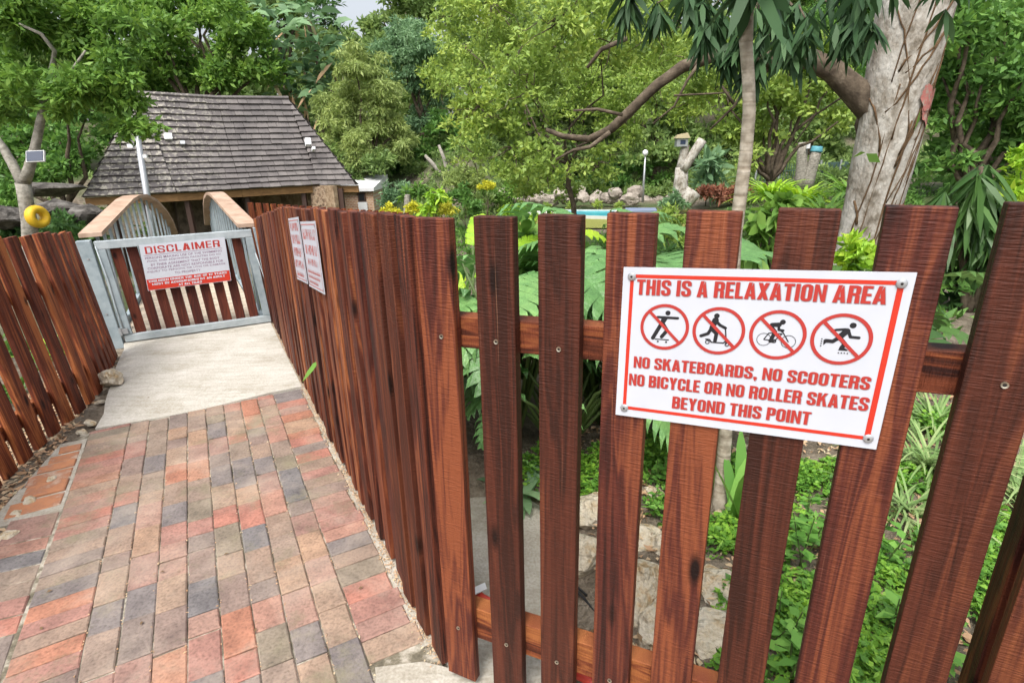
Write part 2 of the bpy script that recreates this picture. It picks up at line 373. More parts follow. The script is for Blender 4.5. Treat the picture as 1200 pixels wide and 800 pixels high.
M['brick_orange'] = noise_col('orange_paver', [(0.34, (0.46, 0.36, 0.28)), (0.46, (0.36, 0.17, 0.10)), (0.56, (0.45, 0.20, 0.10)), (0.68, (0.33, 0.19, 0.14)), (0.8, (0.5, 0.42, 0.34))], 8, 0.9, 0.6)
M['mortar'] = noise_col('sand_joint', [(0.3, (0.06, 0.055, 0.04)), (0.46, (0.16, 0.14, 0.10)), (0.56, (0.34, 0.31, 0.25)), (0.66, (0.46, 0.42, 0.36))], 14, 0.95, 0.6)
def shingle():
    m, nt, b = mat('weathered_shingle')
    g = N(nt, 'ShaderNodeNewGeometry'); tc = N(nt, 'ShaderNodeTexCoord')
    r = ramp(nt, [(0, (0.100, 0.090, 0.090)), (0.5, (0.122, 0.111, 0.110)), (1, (0.150, 0.137, 0.134))]); nt.links.new(g.outputs['Random Per Island'], r.inputs[0])
    n = N(nt, 'ShaderNodeTexNoise', Scale=2.2, Detail=7.0, Roughness=0.7); nt.links.new(tc.outputs['Object'], n.inputs['Vector'])
    r1 = ramp(nt, [(0.3, (0.7, 0.7, 0.7)), (0.7, (1.3, 1.28, 1.25))]); nt.links.new(n.outputs[0], r1.inputs[0])
    c = mix(nt, r.outputs[0], r1.outputs[0], 1.0, 'MULTIPLY')
    # lichen spots, only towards the old left end
    n2 = N(nt, 'ShaderNodeTexNoise', Scale=9.0, Detail=5.0); nt.links.new(tc.outputs['Object'], n2.inputs['Vector'])
    r2 = ramp(nt, [(0.52, (0, 0, 0)), (0.58, (1, 1, 1))]); nt.links.new(n2.outputs[0], r2.inputs[0])
    sx = N(nt, 'ShaderNodeSeparateXYZ'); nt.links.new(tc.outputs['Object'], sx.inputs[0])
    mr = N(nt, 'ShaderNodeMapRange'); mr.inputs[1].default_value = -1.2; mr.inputs[2].default_value = 0.6; mr.inputs[3].default_value = 0.85; mr.inputs[4].default_value = 0.0
    nt.links.new(sx.outputs[0], mr.inputs[0])
    mm = N(nt, 'ShaderNodeMath', operation='MULTIPLY'); nt.links.new(r2.outputs[0], mm.inputs[0]); nt.links.new(mr.outputs[0], mm.inputs[1])
    c = mix(nt, c, (0.34, 0.32, 0.27), mm.outputs[0])
    nt.links.new(c, b.inputs['Base Color']); b.inputs['Roughness'].default_value = 0.7; b.inputs['Specular IOR Level'].default_value = 0.4
    return m
M['shingle'] = shingle()
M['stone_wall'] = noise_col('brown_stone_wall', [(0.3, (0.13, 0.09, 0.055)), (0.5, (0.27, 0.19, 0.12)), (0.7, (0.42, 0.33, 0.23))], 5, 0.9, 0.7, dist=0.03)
M['eave_shade_stone'] = noise_col('eave_shade_stone_wall', [(0.3, (0.05, 0.038, 0.028)), (0.6, (0.13, 0.10, 0.075))], 5, 0.9, 0.7, dist=0.03)  # wall stone with the shade under the eaves put into its colour
def facebrick():
    m, nt, b = mat('face_brick')
    tc = N(nt, 'ShaderNodeTexCoord'); mp = N(nt, 'ShaderNodeMapping'); mp.inputs['Rotation'].default_value = (R(90), 0, 0)
    nt.links.new(tc.outputs['Object'], mp.inputs[0])
    bt = N(nt, 'ShaderNodeTexBrick', Scale=4.0); bt.inputs['Color1'].default_value = (0.36, 0.18, 0.10, 1); bt.inputs['Color2'].default_value = (0.48, 0.30, 0.17, 1)
    bt.inputs['Mortar'].default_value = (0.5, 0.45, 0.38, 1); bt.inputs['Mortar Size'].default_value = 0.03
    nt.links.new(mp.outputs[0], bt.inputs['Vector']); nt.links.new(bt.outputs[0], b.inputs['Base Color']); b.inputs['Roughness'].default_value = 0.9
    return m
M['face_brick'] = facebrick()
M['face_brick_dark'] = noise_col('rubble_stone_wall', [(0.36, (0.07, 0.05, 0.035)), (0.46, (0.22, 0.15, 0.10)), (0.56, (0.33, 0.25, 0.17)), (0.64, (0.14, 0.10, 0.075))], 6, 0.9, 0.9, bscale=9, dist=0.05)
M['beam'] = noise_col('stained_beam', [(0.3, (0.14, 0.075, 0.03)), (0.7, (0.30, 0.17, 0.07))], 4, 0.7, 0.2, stretch=(1, 1, 8))
M['dark_wood'] = plain('dark_wood', (0.055, 0.028, 0.02), 0.6)
M['white_paint'] = plain('white_paint', (0.74, 0.75, 0.76), 0.5)
M['glass_dark'] = plain('dark_glass', (0.02, 0.022, 0.025), 0.08, spec=0.6)
M['solar'] = plain('solar_cells', (0.035, 0.05, 0.09), 0.15, spec=0.7)
M['steel'] = plain('galvanised_steel', (0.45, 0.47, 0.49), 0.45, 0.6)
M['yellow'] = noise_col('yellow_paint', [(0.3, (0.55, 0.33, 0.02)), (0.7, (0.76, 0.50, 0.03))], 9, 0.5, 0.2)
M['dull_yellow'] = plain('dull_yellow_paint', (0.27, 0.23, 0.13), 0.8)
M['red_plastic'] = plain('red_plastic', (0.55, 0.05, 0.03), 0.4)
M['black_plastic'] = plain('black_plastic', (0.02, 0.02, 0.022), 0.45)
M['twig'] = plain('dry_twig', (0.16, 0.10, 0.05), 0.9)
M['pool_tile'] = plain('pale_pool_coping', (0.55, 0.56, 0.54), 0.6)
M['pool_cover'] = plain('blue_grey_cover', (0.20, 0.25, 0.36), 0.6)
m_, nt_, b_ = mat('pool_water')
nn_ = N(nt_, 'ShaderNodeTexNoise', Scale=3.0, Detail=3.0); rr_ = ramp(nt_, [(0.35, (0.02, 0.24, 0.29)), (0.65, (0.07, 0.38, 0.42))])
nt_.links.new(nn_.outputs[0], rr_.inputs[0]); nt_.links.new(rr_.outputs[0], b_.inputs['Base Color']); b_.inputs['Roughness'].default_value = 0.3; b_.inputs['Specular IOR Level'].default_value = 0.08
bb_ = N(nt_, 'ShaderNodeBump', Strength=0.2, Distance=0.02); nt_.links.new(nn_.outputs[0], bb_.inputs['Height']); nt_.links.new(bb_.outputs[0], b_.inputs['Normal'])
M['water'] = m_
M['lawn'] = noise_col('lawn', [(0.3, (0.13, 0.15, 0.03)), (0.7, (0.27, 0.27, 0.07))], 30, 0.95, 0.5)
M['cloth_blue'] = plain('faded_blue_paint', (0.10, 0.35, 0.42), 0.6)
M['net'] = None
# foliage palettes
M['lf_dark'] = leaf_mat('leaf_dark', [(0.012, 0.030, 0.010), (0.026, 0.058, 0.016), (0.045, 0.085, 0.022)], 0.35)
M['lf_mid'] = leaf_mat('leaf_mid', [(0.020, 0.048, 0.012), (0.045, 0.098, 0.022), (0.085, 0.150, 0.032)])
M['lf_fresh'] = leaf_mat('leaf_fresh', [(0.024, 0.056, 0.013), (0.060, 0.115, 0.022), (0.115, 0.180, 0.036)])
M['lf_far'] = leaf_mat('leaf_far', [(0.040, 0.066, 0.022), (0.075, 0.115, 0.036), (0.135, 0.180, 0.056)])
M['lf_light'] = leaf_mat('leaf_light', [(0.055, 0.085, 0.020), (0.105, 0.155, 0.034), (0.180, 0.230, 0.048)])
M['lf_olive'] = leaf_mat('leaf_olive', [(0.060, 0.085, 0.026), (0.115, 0.150, 0.048), (0.185, 0.215, 0.075)])
M['lf_blue'] = leaf_mat('leaf_bluegreen', [(0.030, 0.062, 0.032), (0.070, 0.120, 0.060), (0.120, 0.185, 0.095)])
M['lf_lime'] = leaf_mat('leaf_lime', [(0.065, 0.13, 0.012), (0.125, 0.21, 0.020), (0.20, 0.29, 0.03)], 0.4, 0.35)
M['lf_mango'] = leaf_mat('leaf_long_dark', [(0.008, 0.019, 0.008), (0.016, 0.035, 0.014), (0.033, 0.060, 0.024)], 0.5, 0.18, 0.2)
M['lf_yellow'] = leaf_mat('flower_yellow', [(0.30, 0.34, 0.02), (0.50, 0.44, 0.02), (0.60, 0.46, 0.02)], 0.6)
M['lf_orange'] = leaf_mat('flower_orange', [(0.25, 0.22, 0.03), (0.45, 0.28, 0.03), (0.52, 0.22, 0.03)], 0.6)
M['lf_rust'] = leaf_mat('leaf_rust', [(0.05, 0.03, 0.02), (0.13, 0.055, 0.035), (0.17, 0.09, 0.05)], 0.7)
M['lf_dead'] = leaf_mat('leaf_dead', [(0.10, 0.06, 0.03), (0.20, 0.13, 0.08), (0.30, 0.22, 0.15)], 0.9, 0.1)
M['lf_phil'] = leaf_mat('leaf_cut_glossy', [(0.026, 0.062, 0.020), (0.050, 0.108, 0.034), (0.088, 0.160, 0.050)], 0.36, 0.2, 0.5, 16)
M['lf_phil_lime'] = leaf_mat('leaf_cut_young', [(0.065, 0.13, 0.010), (0.115, 0.20, 0.014), (0.17, 0.26, 0.020)], 0.4, 0.35, 0.3, 16)
M['lf_cover'] = leaf_mat('leaf_groundcover', [(0.016, 0.048, 0.010), (0.050, 0.115, 0.016), (0.125, 0.215, 0.026)], 0.45, 0.3, 0.3, 5)
M['lf_grass'] = leaf_mat('leaf_variegated', [(0.035, 0.07, 0.020), (0.085, 0.13, 0.045), (0.20, 0.23, 0.11)], 0.5, 0.25)
M['lf_weed'] = leaf_mat('leaf_weed', [(0.030, 0.080, 0.016), (0.060, 0.135, 0.025), (0.110, 0.200, 0.040)], 0.5, 0.3)
M['stem'] = plain('green_stem', (0.09, 0.14, 0.04), 0.6)

# ------------------------------------------------------------------ foliage generators
def unit(a): return a / np.maximum(1e-6, np.linalg.norm(a, axis=1, keepdims=True))
def leaf_quads(pos, dirs, L, W, fold=0.25, up=None):
    n = len(pos); d = unit(dirs)
    rv = rng.normal(size=(n, 3)) * 0.8
    if up is not None: rv = rng.normal(size=(n, 3)) * 0.45 + np.array(up)
    b = unit(np.cross(d, rv)); nr = np.cross(b, d)
    L = np.asarray(L).reshape(-1, 1); W = np.asarray(W).reshape(-1, 1)
    m = pos + d * L * 0.45
    v = np.empty((n, 4, 3))
    v[:, 0] = pos; v[:, 1] = m + b * W * 0.5 + nr * W * fold; v[:, 2] = pos + d * L - nr * L * 0.06; v[:, 3] = m - b * W * 0.5 + nr * W * fold
    return v.reshape(-1, 3), np.arange(n * 4).reshape(n, 4)
def leaf_long(pos, dirs, L, W, droop=0.25):      # two-panel long leaf with a droop: 6 verts, 2 quads sharing an edge
    n = len(pos); d = unit(dirs); b = unit(np.cross(d, rng.normal(size=(n, 3)) * 0.6 + np.array([0, 0, 1.0])))
    L = np.asarray(L).reshape(-1, 1); W = np.asarray(W).reshape(-1, 1); g = np.array([0, 0, -1.0])
    v = np.empty((n, 6, 3))
    m1 = pos + d * L * 0.38 + g * L * droop * 0.12; m2 = pos + d * L * 0.72 + g * L * droop * 0.5
    v[:, 0] = pos; v[:, 1] = m1 + b * W * 0.5; v[:, 2] = m1 - b * W * 0.5
    v[:, 3] = m2 + b * W * 0.40; v[:, 4] = m2 - b * W * 0.40; v[:, 5] = pos + d * L * 0.98 + g * L * droop
    base = np.arange(n).reshape(n, 1) * 6
    q = np.concatenate([base + np.array([[0, 2, 4, 3]]), base + np.array([[0, 3, 1, 1]])], 0)
    tri = np.concatenate([base + np.array([[0, 2, 1]]), base + np.array([[1, 2, 4]]), base + np.array([[1, 4, 3]]), base + np.array([[3, 4, 5]])], 0)
    return v.reshape(-1, 3), tri
def sphere_dirs(n):
    v = rng.normal(size=(n, 3)); return unit(v)
def crown_points(clumps, leaf_area, cover, sub=9, flat=0.85):
    """clumps: [(center, radius)] -> leaf positions and outward directions, grouped in uneven sub-clumps"""
    ps, ds = [], []
    for c, r in clumps:
        c = np.array(c)
        for _ in range(sub):
            o = sphere_dirs(1)[0]; o[2] *= flat
            sc = c + o * r * rng.uniform(0.3, 0.95); sr = r * rng.uniform(0.22, 0.48) * (1.0 if sub < 16 else .72)
            n = max(6, int(4 * math.pi * sr * sr * cover / leaf_area * rng.uniform(0.6, 1.3)))
            d = sphere_dirs(n); d[:, 2] = np.where(d[:, 2] < -0.35, -d[:, 2] * 0.6, d[:, 2]); d = unit(d)
            rad = sr * (0.30 + 0.80 * rng.random((n, 1)) ** 0.6)
            ps.append(sc + d * rad * np.array([1, 1, 0.8])); ds.append(d)
    return np.concatenate(ps), np.concatenate(ds)

def px_clumps(lst, Y, jit=0.5):
    out = []
    for (x, y, r) in lst:
        c = at_y(x, y, Y); rr = r * depth(c) / F
        c = at_y(x, y, Y + random.uniform(-jit, jit) * rr * 1.6)
        out.append((tuple(c), r * depth(c) / F))
    return out

def limb(mb, a, b, r0, r1, n=6, wob=0.08, sag=0.0, seg=6):
    a = Vector(a); b = Vector(b); L = (b - a).length; pts = []; rs = []
    for i in range(seg + 1):
        t = i / seg
        o = Vector((random.uniform(-1, 1), random.uniform(-1, 1), random.uniform(-1, 1))) * L * wob * math.sin(math.pi * t)
        pts.append(a.lerp(b, t) + o + Vector((0, 0, sag * L * math.sin(math.pi * t)))); rs.append(r0 + (r1 - r0) * t)
    mb.tube(pts, rs, n, jit=0.06)
    return pts

def tree(name, label, cat, clumps_px, Y, leafmat, l, w, cover=0.8, base=None, bark='bark_brown', tr=0.12, group=None, droop=0.15, sub=9, fork=0.45, trunk=True, flat=0.85, long=False, jit=0.5, part='foliage'):
    cl = px_clumps(clumps_px, Y, jit)
    cc = np.mean([c for c, r in cl], 0); zmin = min(c[2] - r for c, r in cl)
    if base is None: bx, by = cc[0], Y
    else:
        q = at_y(base[0], base[1], Y); bx, by = q.x, Y
    bz = h(bx, by)
    rt = root(name, label, cat, (bx, by, bz), group)
    pos, d = crown_points(cl, l * w * 0.5, cover, sub, flat)
    ok = pos[:, 2] > np.array([h(a, b) for a, b in pos[:, :2]]) + 0.02 if len(pos) < 4000 else np.ones(len(pos), bool)
    pos, d = pos[ok], d[ok]
    n = len(pos); dd = d * 0.55 + rng.normal(size=(n, 3)) * 0.6 + np.array([0, 0, -droop])
    Ls = l * rng.uniform(0.65, 1.3, n); Ws = w * rng.uniform(0.7, 1.25, n)
    if long: v, q = leaf_long(pos, dd, Ls, Ws)
    else: v, q = leaf_quads(pos, dd, Ls, Ws)
    np_mesh(part, v, q, M[leafmat], rt)
    if sub >= 24:
        tw = MB()
        for c, r in cl:
            for _ in range(7):
                o_ = sphere_dirs(1)[0]; limb(tw, c, tuple(np.array(c) + o_ * r * .95), .012, .003, 4, .12, seg=4)
        tw.build('twig', M[bark], rt)
    if trunk:
        mb = MB(); b0 = Vector((bx, by, bz - 0.1)); top = Vector(cc); fk = b0.lerp(Vector((top.x, top.y, max(top.z, bz + 0.4))), fork)
        limb(mb, b0, fk, tr, tr * 0.75, 8, 0.03)
        for c, r in (cl[::3] if sub >= 24 else cl): limb(mb, fk, c, tr * 0.5, tr * 0.12, 5, 0.07 if sub < 24 else .12)
        mb.build('trunk', M[bark], rt, smooth=True)
    return rt

# ================================================================== SETTING
# ground sheet
xs = np.concatenate([np.arange(-90, -16, 4), np.arange(-16, -5, 0.8), np.arange(-5, 4.0, 0.16), np.arange(4, 16, 0.8), np.arange(16, 91, 4)])
ys = np.concatenate([np.arange(-24, -2, 4), np.arange(-2, 6.8, 0.16), np.arange(6.8, 30, 0.7), np.arange(30, 130, 4)])
gv = np.array([(x, y, h(x, y) + (random.uniform(-.012, .012) if 0.5 < y < 6 else 0)) for y in ys for x in xs])
nx = len(xs)
gq = np.array([(j * nx + i, j * nx + i + 1, (j + 1) * nx + i + 1, (j + 1) * nx + i) for j in range(len(ys) - 1) for i in range(nx - 1)])
def ground_mat():
    m, nt, b = mat('ground')
    tc = N(nt, 'ShaderNodeTexCoord')
    n = N(nt, 'ShaderNodeTexNoise', Scale=9.0, Detail=9.0, Roughness=0.75); nt.links.new(tc.outputs['Object'], n.inputs['Vector'])
    r = ramp(nt, [(0.3, (0.05, 0.04, 0.028)), (0.48, (0.15, 0.12, 0.085)), (0.62, (0.25, 0.21, 0.16)), (0.75, (0.36, 0.32, 0.26))]); nt.links.new(n.outputs[0], r.inputs[0])
    n2 = N(nt, 'ShaderNodeTexNoise', Scale=0.35, Detail=4.0); nt.links.new(tc.outputs['Object'], n2.inputs['Vector'])
    sx = N(nt, 'ShaderNodeSeparateXYZ'); nt.links.new(tc.outputs['Object'], sx.inputs[0])
    mr = N(nt, 'ShaderNodeMapRange'); mr.inputs[1].default_value = 6; mr.inputs[2].default_value = 9; nt.links.new(sx.outputs[1], mr.inputs[0])
    r2 = ramp(nt, [(0.40, (0, 0, 0)), (0.55, (1, 1, 1))]); nt.links.new(n2.outputs[0], r2.inputs[0])
    mm = N(nt, 'ShaderNodeMath', operation='MULTIPLY'); nt.links.new(r2.outputs[0], mm.inputs[0]); nt.links.new(mr.outputs[0], mm.inputs[1])
    c = mix(nt, r.outputs[0], (0.055, 0.085, 0.022), mm.outputs[0])
    nt.links.new(c, b.inputs['Base Color']); b.inputs['Roughness'].default_value = 0.95
    n3 = N(nt, 'ShaderNodeTexNoise', Scale=55.0, Detail=6.0); nt.links.new(tc.outputs['Object'], n3.inputs['Vector'])
    bp = N(nt, 'ShaderNodeBump', Strength=0.9, Distance=0.03); nt.links.new(n3.outputs[0], bp.inputs['Height']); nt.links.new(bp.outputs[0], b.inputs['Normal'])
    return m
kind(np_mesh('ground', gv, gq, ground_mat(), smooth=True), 'structure')

# joint sand under the pavers
mb = MB(); mb.hexa([P(-1.6, -1.5, -0.06), P(-1.6, 0.452, -0.06), P(4.09, 0.452, -0.06), P(4.09, -0.9, -0.06),
                    P(-1.6, -1.5, -0.008), P(-1.6, 0.452, -0.008), P(4.09, 0.452, -0.008), P(4.09, -0.9, -0.008)])
kind(mb.build('sand_bed', M['mortar']), 'structure')
# pavers
def paver(mb, s0, s1, t0, t1, top=0.0, skew=0.0, jit=0.0032):
    g = 0.0018; bev = 0.005; z = top + random.uniform(-jit, jit)
    js = lambda: random.uniform(-0.0022, 0.0022)
    c = [(s0 + g, t0 + g), (s1 - g, t0 + g), (s1 - g, t1 - g), (s0 + g, t1 - g)]
    tz = [random.uniform(-0.0016, 0.0016) for _ in range(4)]
    c = [(a + js() + skew * (b - t0), b + js()) for a, b in c]
    ms = sum(a for a, b in c) / 4; mt = sum(b for a, b in c) / 4
    lo = [P(a, b, -0.04) for a, b in c]; mi = [P(a, b, z - bev * 0.8) for a, b in c]
    hi = []
    for k, (a, b) in enumerate(c):
        fa = (abs(a - ms) - bev) / max(1e-4, abs(a - ms)); fb = (abs(b - mt) - bev) / max(1e-4, abs(b - mt))
        hi.append(P(ms + (a - ms) * fa, mt + (b - mt) * fb, z + tz[k]))
    fs = [(8, 11, 10, 9)]
    for k in range(4):
        k2 = (k + 1) % 4
        fs += [(k, k + 4, k2 + 4, k2), (k + 4, k + 8, k2 + 8, k2 + 4)]
    mb.add(lo + mi + hi, fs)
mb = MB()
cw = 0.867 / 8
for i in range(8):
    t0 = -0.633 + i * cw; s = -1.5 + random.uniform(0, 0.2)
    while s < 4.085:
        L = random.choice([0.215, 0.21, 0.22, 0.2, 0.11, 0.16, 0.18, 0.12])
        e = min(s + L, 4.085)
        if e - s > 0.03: paver(mb, s, e, t0, t0 + cw)
        s = s + L
s = 1.52
while s < 4.08:
    L = random.uniform(0.082, 0.112); e = min(s + L, 4.085)
    if e - s > 0.03: paver(mb, s, e, 0.234, 0.425 + random.uniform(-0.012, 0.012), jit=0.0015)
    s += L
s = -1.5
while s < 4.08:
    L = random.uniform(0.078, 0.098); e = min(s + L, 4.085)
    if e - s > 0.03: paver(mb, s, e, -0.853, -0.633, jit=0.0015, skew=0.05)
    s += L
# outer pavers that fan away at the lower left
for i in range(3):
    t0 = -0.862 - (i + 1) * 0.205; s = -1.5 + random.uniform(0, 0.1)
    lim = 3.18 - i * 0.35
    while s < lim:
        L = random.choice([0.108, 0.11, 0.215, 0.105]); e = min(s + L, lim)
        if e - s > 0.03: paver(mb, s, e, t0, t0 + 0.203, top=-0.004, jit=0.003, skew=-0.12)
        s += L
kind(mb.build('brick_path', M['brick']), 'structure')
mb = MB(); mb.hexa([P(3.15, -1.16, -.06), P(3.15, -.855, -.06), P(4.0, -.855, -.06), P(4.0, -.99, -.06), P(3.15, -1.16, -.006), P(3.15, -.855, -.006), P(4.0, -.855, -.006), P(4.0, -.99, -.006)])
kind(mb.build('mortar_bed', M['channel']), 'structure')
mb = MB(); s = 3.2
for L in (0.145, 0.15, 0.13, 0.10, 0.11, 0.10):
    t1 = -0.862; t0 = t1 - 0.245 + (s - 3.2) * 0.17
    paver(mb, s + .009, s + L - .009, t0 + random.uniform(-.03, .03), t1 - .008, top=0.002, jit=0.005, skew=0.05); s += L
kind(mb.build('brick_path_edging', M['brick_orange']), 'structure')
# concrete slab before the gate, and ramp lip
mb = MB()
ss = np.linspace(4.09, 6.06, 9); tt = np.linspace(-0.815, 0.436, 7)
for k, zz in ((0, -0.06), (1, 0.006)):
    for a in ss:
        for b in tt: mb.v.append(tuple(P(a + (0.02 * math.sin(b * 5) if a < 4.2 else 0), b + (0.012 * math.sin(a * 9) if b < -0.7 else 0), zz + (0.003 * math.sin(a * 3 + b * 4) if k else 0))))
n7 = len(tt); tot = len(ss) * n7
for i in range(len(ss) - 1):
    for j in range(n7 - 1):
        q = (i * n7 + j, i * n7 + j + 1, (i + 1) * n7 + j + 1, (i + 1) * n7 + j); mb.f.append(tuple(x + tot for x in q[::-1]))
per = [j for j in range(n7)] + [i * n7 + n7 - 1 for i in range(1, len(ss))] + [(len(ss) - 1) * n7 + j for j in range(n7 - 2, -1, -1)] + [i * n7 for i in range(len(ss) - 2, 0, -1)]
for k in range(len(per)):
    a, b = per[k], per[(k + 1) % len(per)]; mb.f.append((a, b, b + tot, a + tot))
kind(mb.build('concrete_slab', M['concrete']), 'structure')
# narrow mortar strip between the border bricks and the fence
mb = MB(); mb.hexa([P(1.5, 0.418, -0.05), P(1.5, 0.52, -0.05), P(6.0, 0.52, -0.05), P(6.0, 0.437, -0.05), P(1.5, 0.418, -0.005), P(1.5, 0.52, -0.005), P(6.0, 0.52, -0.005), P(6.0, 0.437, -0.005)])
kind(mb.build('mortar_strip', M['channel']), 'structure')
# concrete apron under the fence corner and channel floor behind it
def apron(pts, z, nm, m):
    mb = MB(); n = len(pts)
    for zz in (-0.12, z):
        for x, y in pts: mb.v.append((x, y, zz))
    mb.f.append(tuple(range(n, 2 * n)))
    for k in range(n): mb.f.append((k, (k + 1) % n, (k + 1) % n + n, k + n))
    return kind(mb.build(nm, m), 'structure')
p1 = P(1.50, 0.25); p2 = P(1.44, 0.40); p3 = P(2.35, 0.51); p4 = P(3.0, 0.55); p5 = P(3.0, 0.95)
apron([(p1.x, p1.y), (p1.x + 0.22, p1.y - 0.75), (1.5, -0.2), (1.5, 0.75), (0.42, 1.3), (0.34, 1.75), (0.22, 2.2), (p5.x, p5.y), (p4.x, p4.y), (p3.x, p3.y), (-0.235, 1.43), (p2.x, p2.y)], -0.002, 'concrete_apron', M['channel'])

# ================================================================== FENCES
A = Vector((-0.2246, 1.386, 0)); U = Vector((0.898, -0.440, 0)).normalized(); NB = Vector((-U.y, U.x, 0))   # NB points behind the fence
def Fp(u, n, z): return A + U * u + NB * n + Vector((0, 0, z))

def picket_proto(name, mat_, width, thick, height, ax, an, parent):
    """front face on the fence line; local origin at the foot of the picket"""
    mb = MB(); mb.box((0, 0, 0), ax * width, an * thick, (0, 0, height))
    me_o = mb.build(name, mat_, None, bevel=0.0013)
    me_o.parent = parent
    return me_o
def setmat(o, m):
    o.material_slots[0].link = 'OBJECT'; o.material_slots[0].material = m
def screw(parent, p, nrm, r=0.006):
    """countersunk screw head with its dark recess"""
    nrm = Vector(nrm); a = nrm.cross(Vector((0, 0, 1))).normalized(); b = a.cross(nrm)
    mb = MB()
    for rr, zz in ((r, -0.001), (r, 0.0022), (r * 0.55, 0.0014)):
        for k in range(10):
            q = 2 * math.pi * k / 10; mb.v.append(tuple(Vector(p) + a * rr * math.cos(q) + b * rr * math.sin(q) + nrm * zz))
    for i in range(2):
        for k in range(10): mb.f.append((i * 10 + k, i * 10 + (k + 1) % 10, (i + 1) * 10 + (k + 1) % 10, (i + 1) * 10 + k))
    o = mb.build('screw', M['screw'], parent)
    mb = MB()
    for k in range(8):
        q = 2 * math.pi * k / 8; mb.v.append(tuple(Vector(p) + a * r * 0.56 * math.cos(q) + b * r * 0.56 * math.sin(q) + nrm * 0.0012))
    mb.f.append(tuple(range(8))); mb.build('screw_recess', M['screw_hole'], parent)
    return o

# --- front fence
ff = root('picket_fence', 'dark stained picket fence carrying the white relaxation area sign', 'fence', Fp(0, 0, 0))
fu = [-0.009, 0.158, 0.319, 0.474, 0.632, 0.793, 0.957, 1.118, 1.279, 1.44, 1.60]
pk = None
for i, u in enumerate(fu):
    wd = 0.109 if i == 0 else [0.099, 0.094, 0.094, 0.1, 0.097, 0.096][i % 6]
    ztop = 1.489 + 0.0518 * u; z0 = 0.032 + 0.05 * u
    if pk is None:
        o = pk = picket_proto('picket', M['picket'], 0.1, 0.030, 1.0, U, NB, ff)
    else:
        o = pk.copy(); COL.objects.link(o); o.parent = ff
    o.location = Fp(u, 0, z0) - ORG[ff.name]; o.scale = (1, 1, ztop - z0)
    rr = random.uniform(-0.004, 0.004); o.rotation_euler = (0, 0, rr)
    setmat(o, M[('picket', 'picket_dark', 'picket_dark', 'picket', 'picket', 'picket_dark', 'picket', 'picket_dark', 'picket_dark', 'picket', 'picket')[i]])
    ORG[o.name] = Vector((0, 0, 0))
# widths: the copies share one mesh, so the corner board is made on its own
for ztop0, hh, n0, n1 in ((1.2362, 0.083, 0.033, 0.083), (0.2955, 0.117, 0.033, 0.083)):
    mb = MB(); u0, u1 = 0.012, 1.72; sl = 0.046
    mb.hexa([Fp(u0, n0, ztop0 - hh + sl * u0), Fp(u1, n0, ztop0 - hh + sl * u1), Fp(u1, n1, ztop0 - hh + sl * u1), Fp(u0, n1, ztop0 - hh + sl * u0),
             Fp(u0, n0, ztop0 + sl * u0), Fp(u1, n0, ztop0 + sl * u1), Fp(u1, n1, ztop0 + sl * u1), Fp(u0, n1, ztop0 + sl * u0)])
    mb.build('rail', M['rail'], ff, bevel=0.002)
for u in (1.29,):
    mb = MB(); mb.box(Fp(u, 0.085, -0.1), U * 0.07, NB * 0.07, (0, 0, 1.5 + 0.05 * u)); mb.build('post', M['picket'], ff, bevel=0.003)
for i, u in enumerate(fu[:8]):
    if i in (0, 1, 2, 6, 7): screw(ff, Fp(u + 0.05 + random.uniform(-.01, .01), -0.0005, 1.19 + 0.046 * u + random.uniform(-.006, .008)), -NB)
    if i in (0, 1, 2, 3): screw(ff, Fp(u + 0.05, -0.0005, 0.235 + 0.046 * u), -NB)

# --- fence along the path
B = P(1.3325, 0.447); BD = PD; BN = PN            # BN points behind it (away from the path)
def Bp(a, n, z): return B + BD * a + BN * n + Vector((0, 0, z))
pf = root('picket_fence', 'long brown picket fence along the right edge of the brick path', 'fence', Bp(0, 0, 0))
def ptop(a): return 1.490 - 0.0695 * a if a < 2.425 else 1.3215 - 0.128 * (a - 2.425)
pk2 = None; a = 0.05
while a < 4.62:
    if pk2 is None:
        o = pk2 = picket_proto('picket', M['picket_path'], 0.090, 0.032, 1.0, BD, BN, pf)
    else:
        o = pk2.copy(); COL.objects.link(o); o.parent = pf
    z0 = 0.004 + random.uniform(0, 0.012)
    o.location = Bp(a, random.uniform(-0.006, 0.006), z0) - ORG[pf.name]; o.scale = (1, 1, ptop(a) - z0 + random.uniform(-0.006, 0.006))
    o.rotation_euler = (0, 0, random.uniform(-0.06, 0.06)); setmat(o, M[random.choice(('picket', 'picket', 'picket_dark', 'picket_path', 'picket_brown', 'picket_path'))]); ORG[o.name] = Vector((0, 0, 0))
    a += 0.148 + random.uniform(-0.006, 0.006)
for z0, hh in ((-0.25, 0.085), (-1.18, 0.11)):
    for a0, a1 in ((0.06, 2.42), (2.43, 4.68)):
        mb = MB()
        c = []
        for zz in (0, hh):
            for (aa, n_) in ((a0, 0.036), (a1, 0.036), (a1, 0.085), (a0, 0.085)): c.append(Bp(aa, n_, ptop(aa) * (1 if z0 > -1 else 0.83) + (z0 if z0 > -1 else z0 + 0.1) + zz))
        mb.hexa(c); mb.build('rail', M['rail'], pf, bevel=0.002)
for a in (0.2, 1.6, 3.1, 4.55):
    mb = MB(); mb.box(Bp(a, 0.087, -0.1), BD * 0.07, BN * 0.07, (0, 0, ptop(a) + 0.02)); mb.build('post', M['picket'], pf, bevel=0.003)

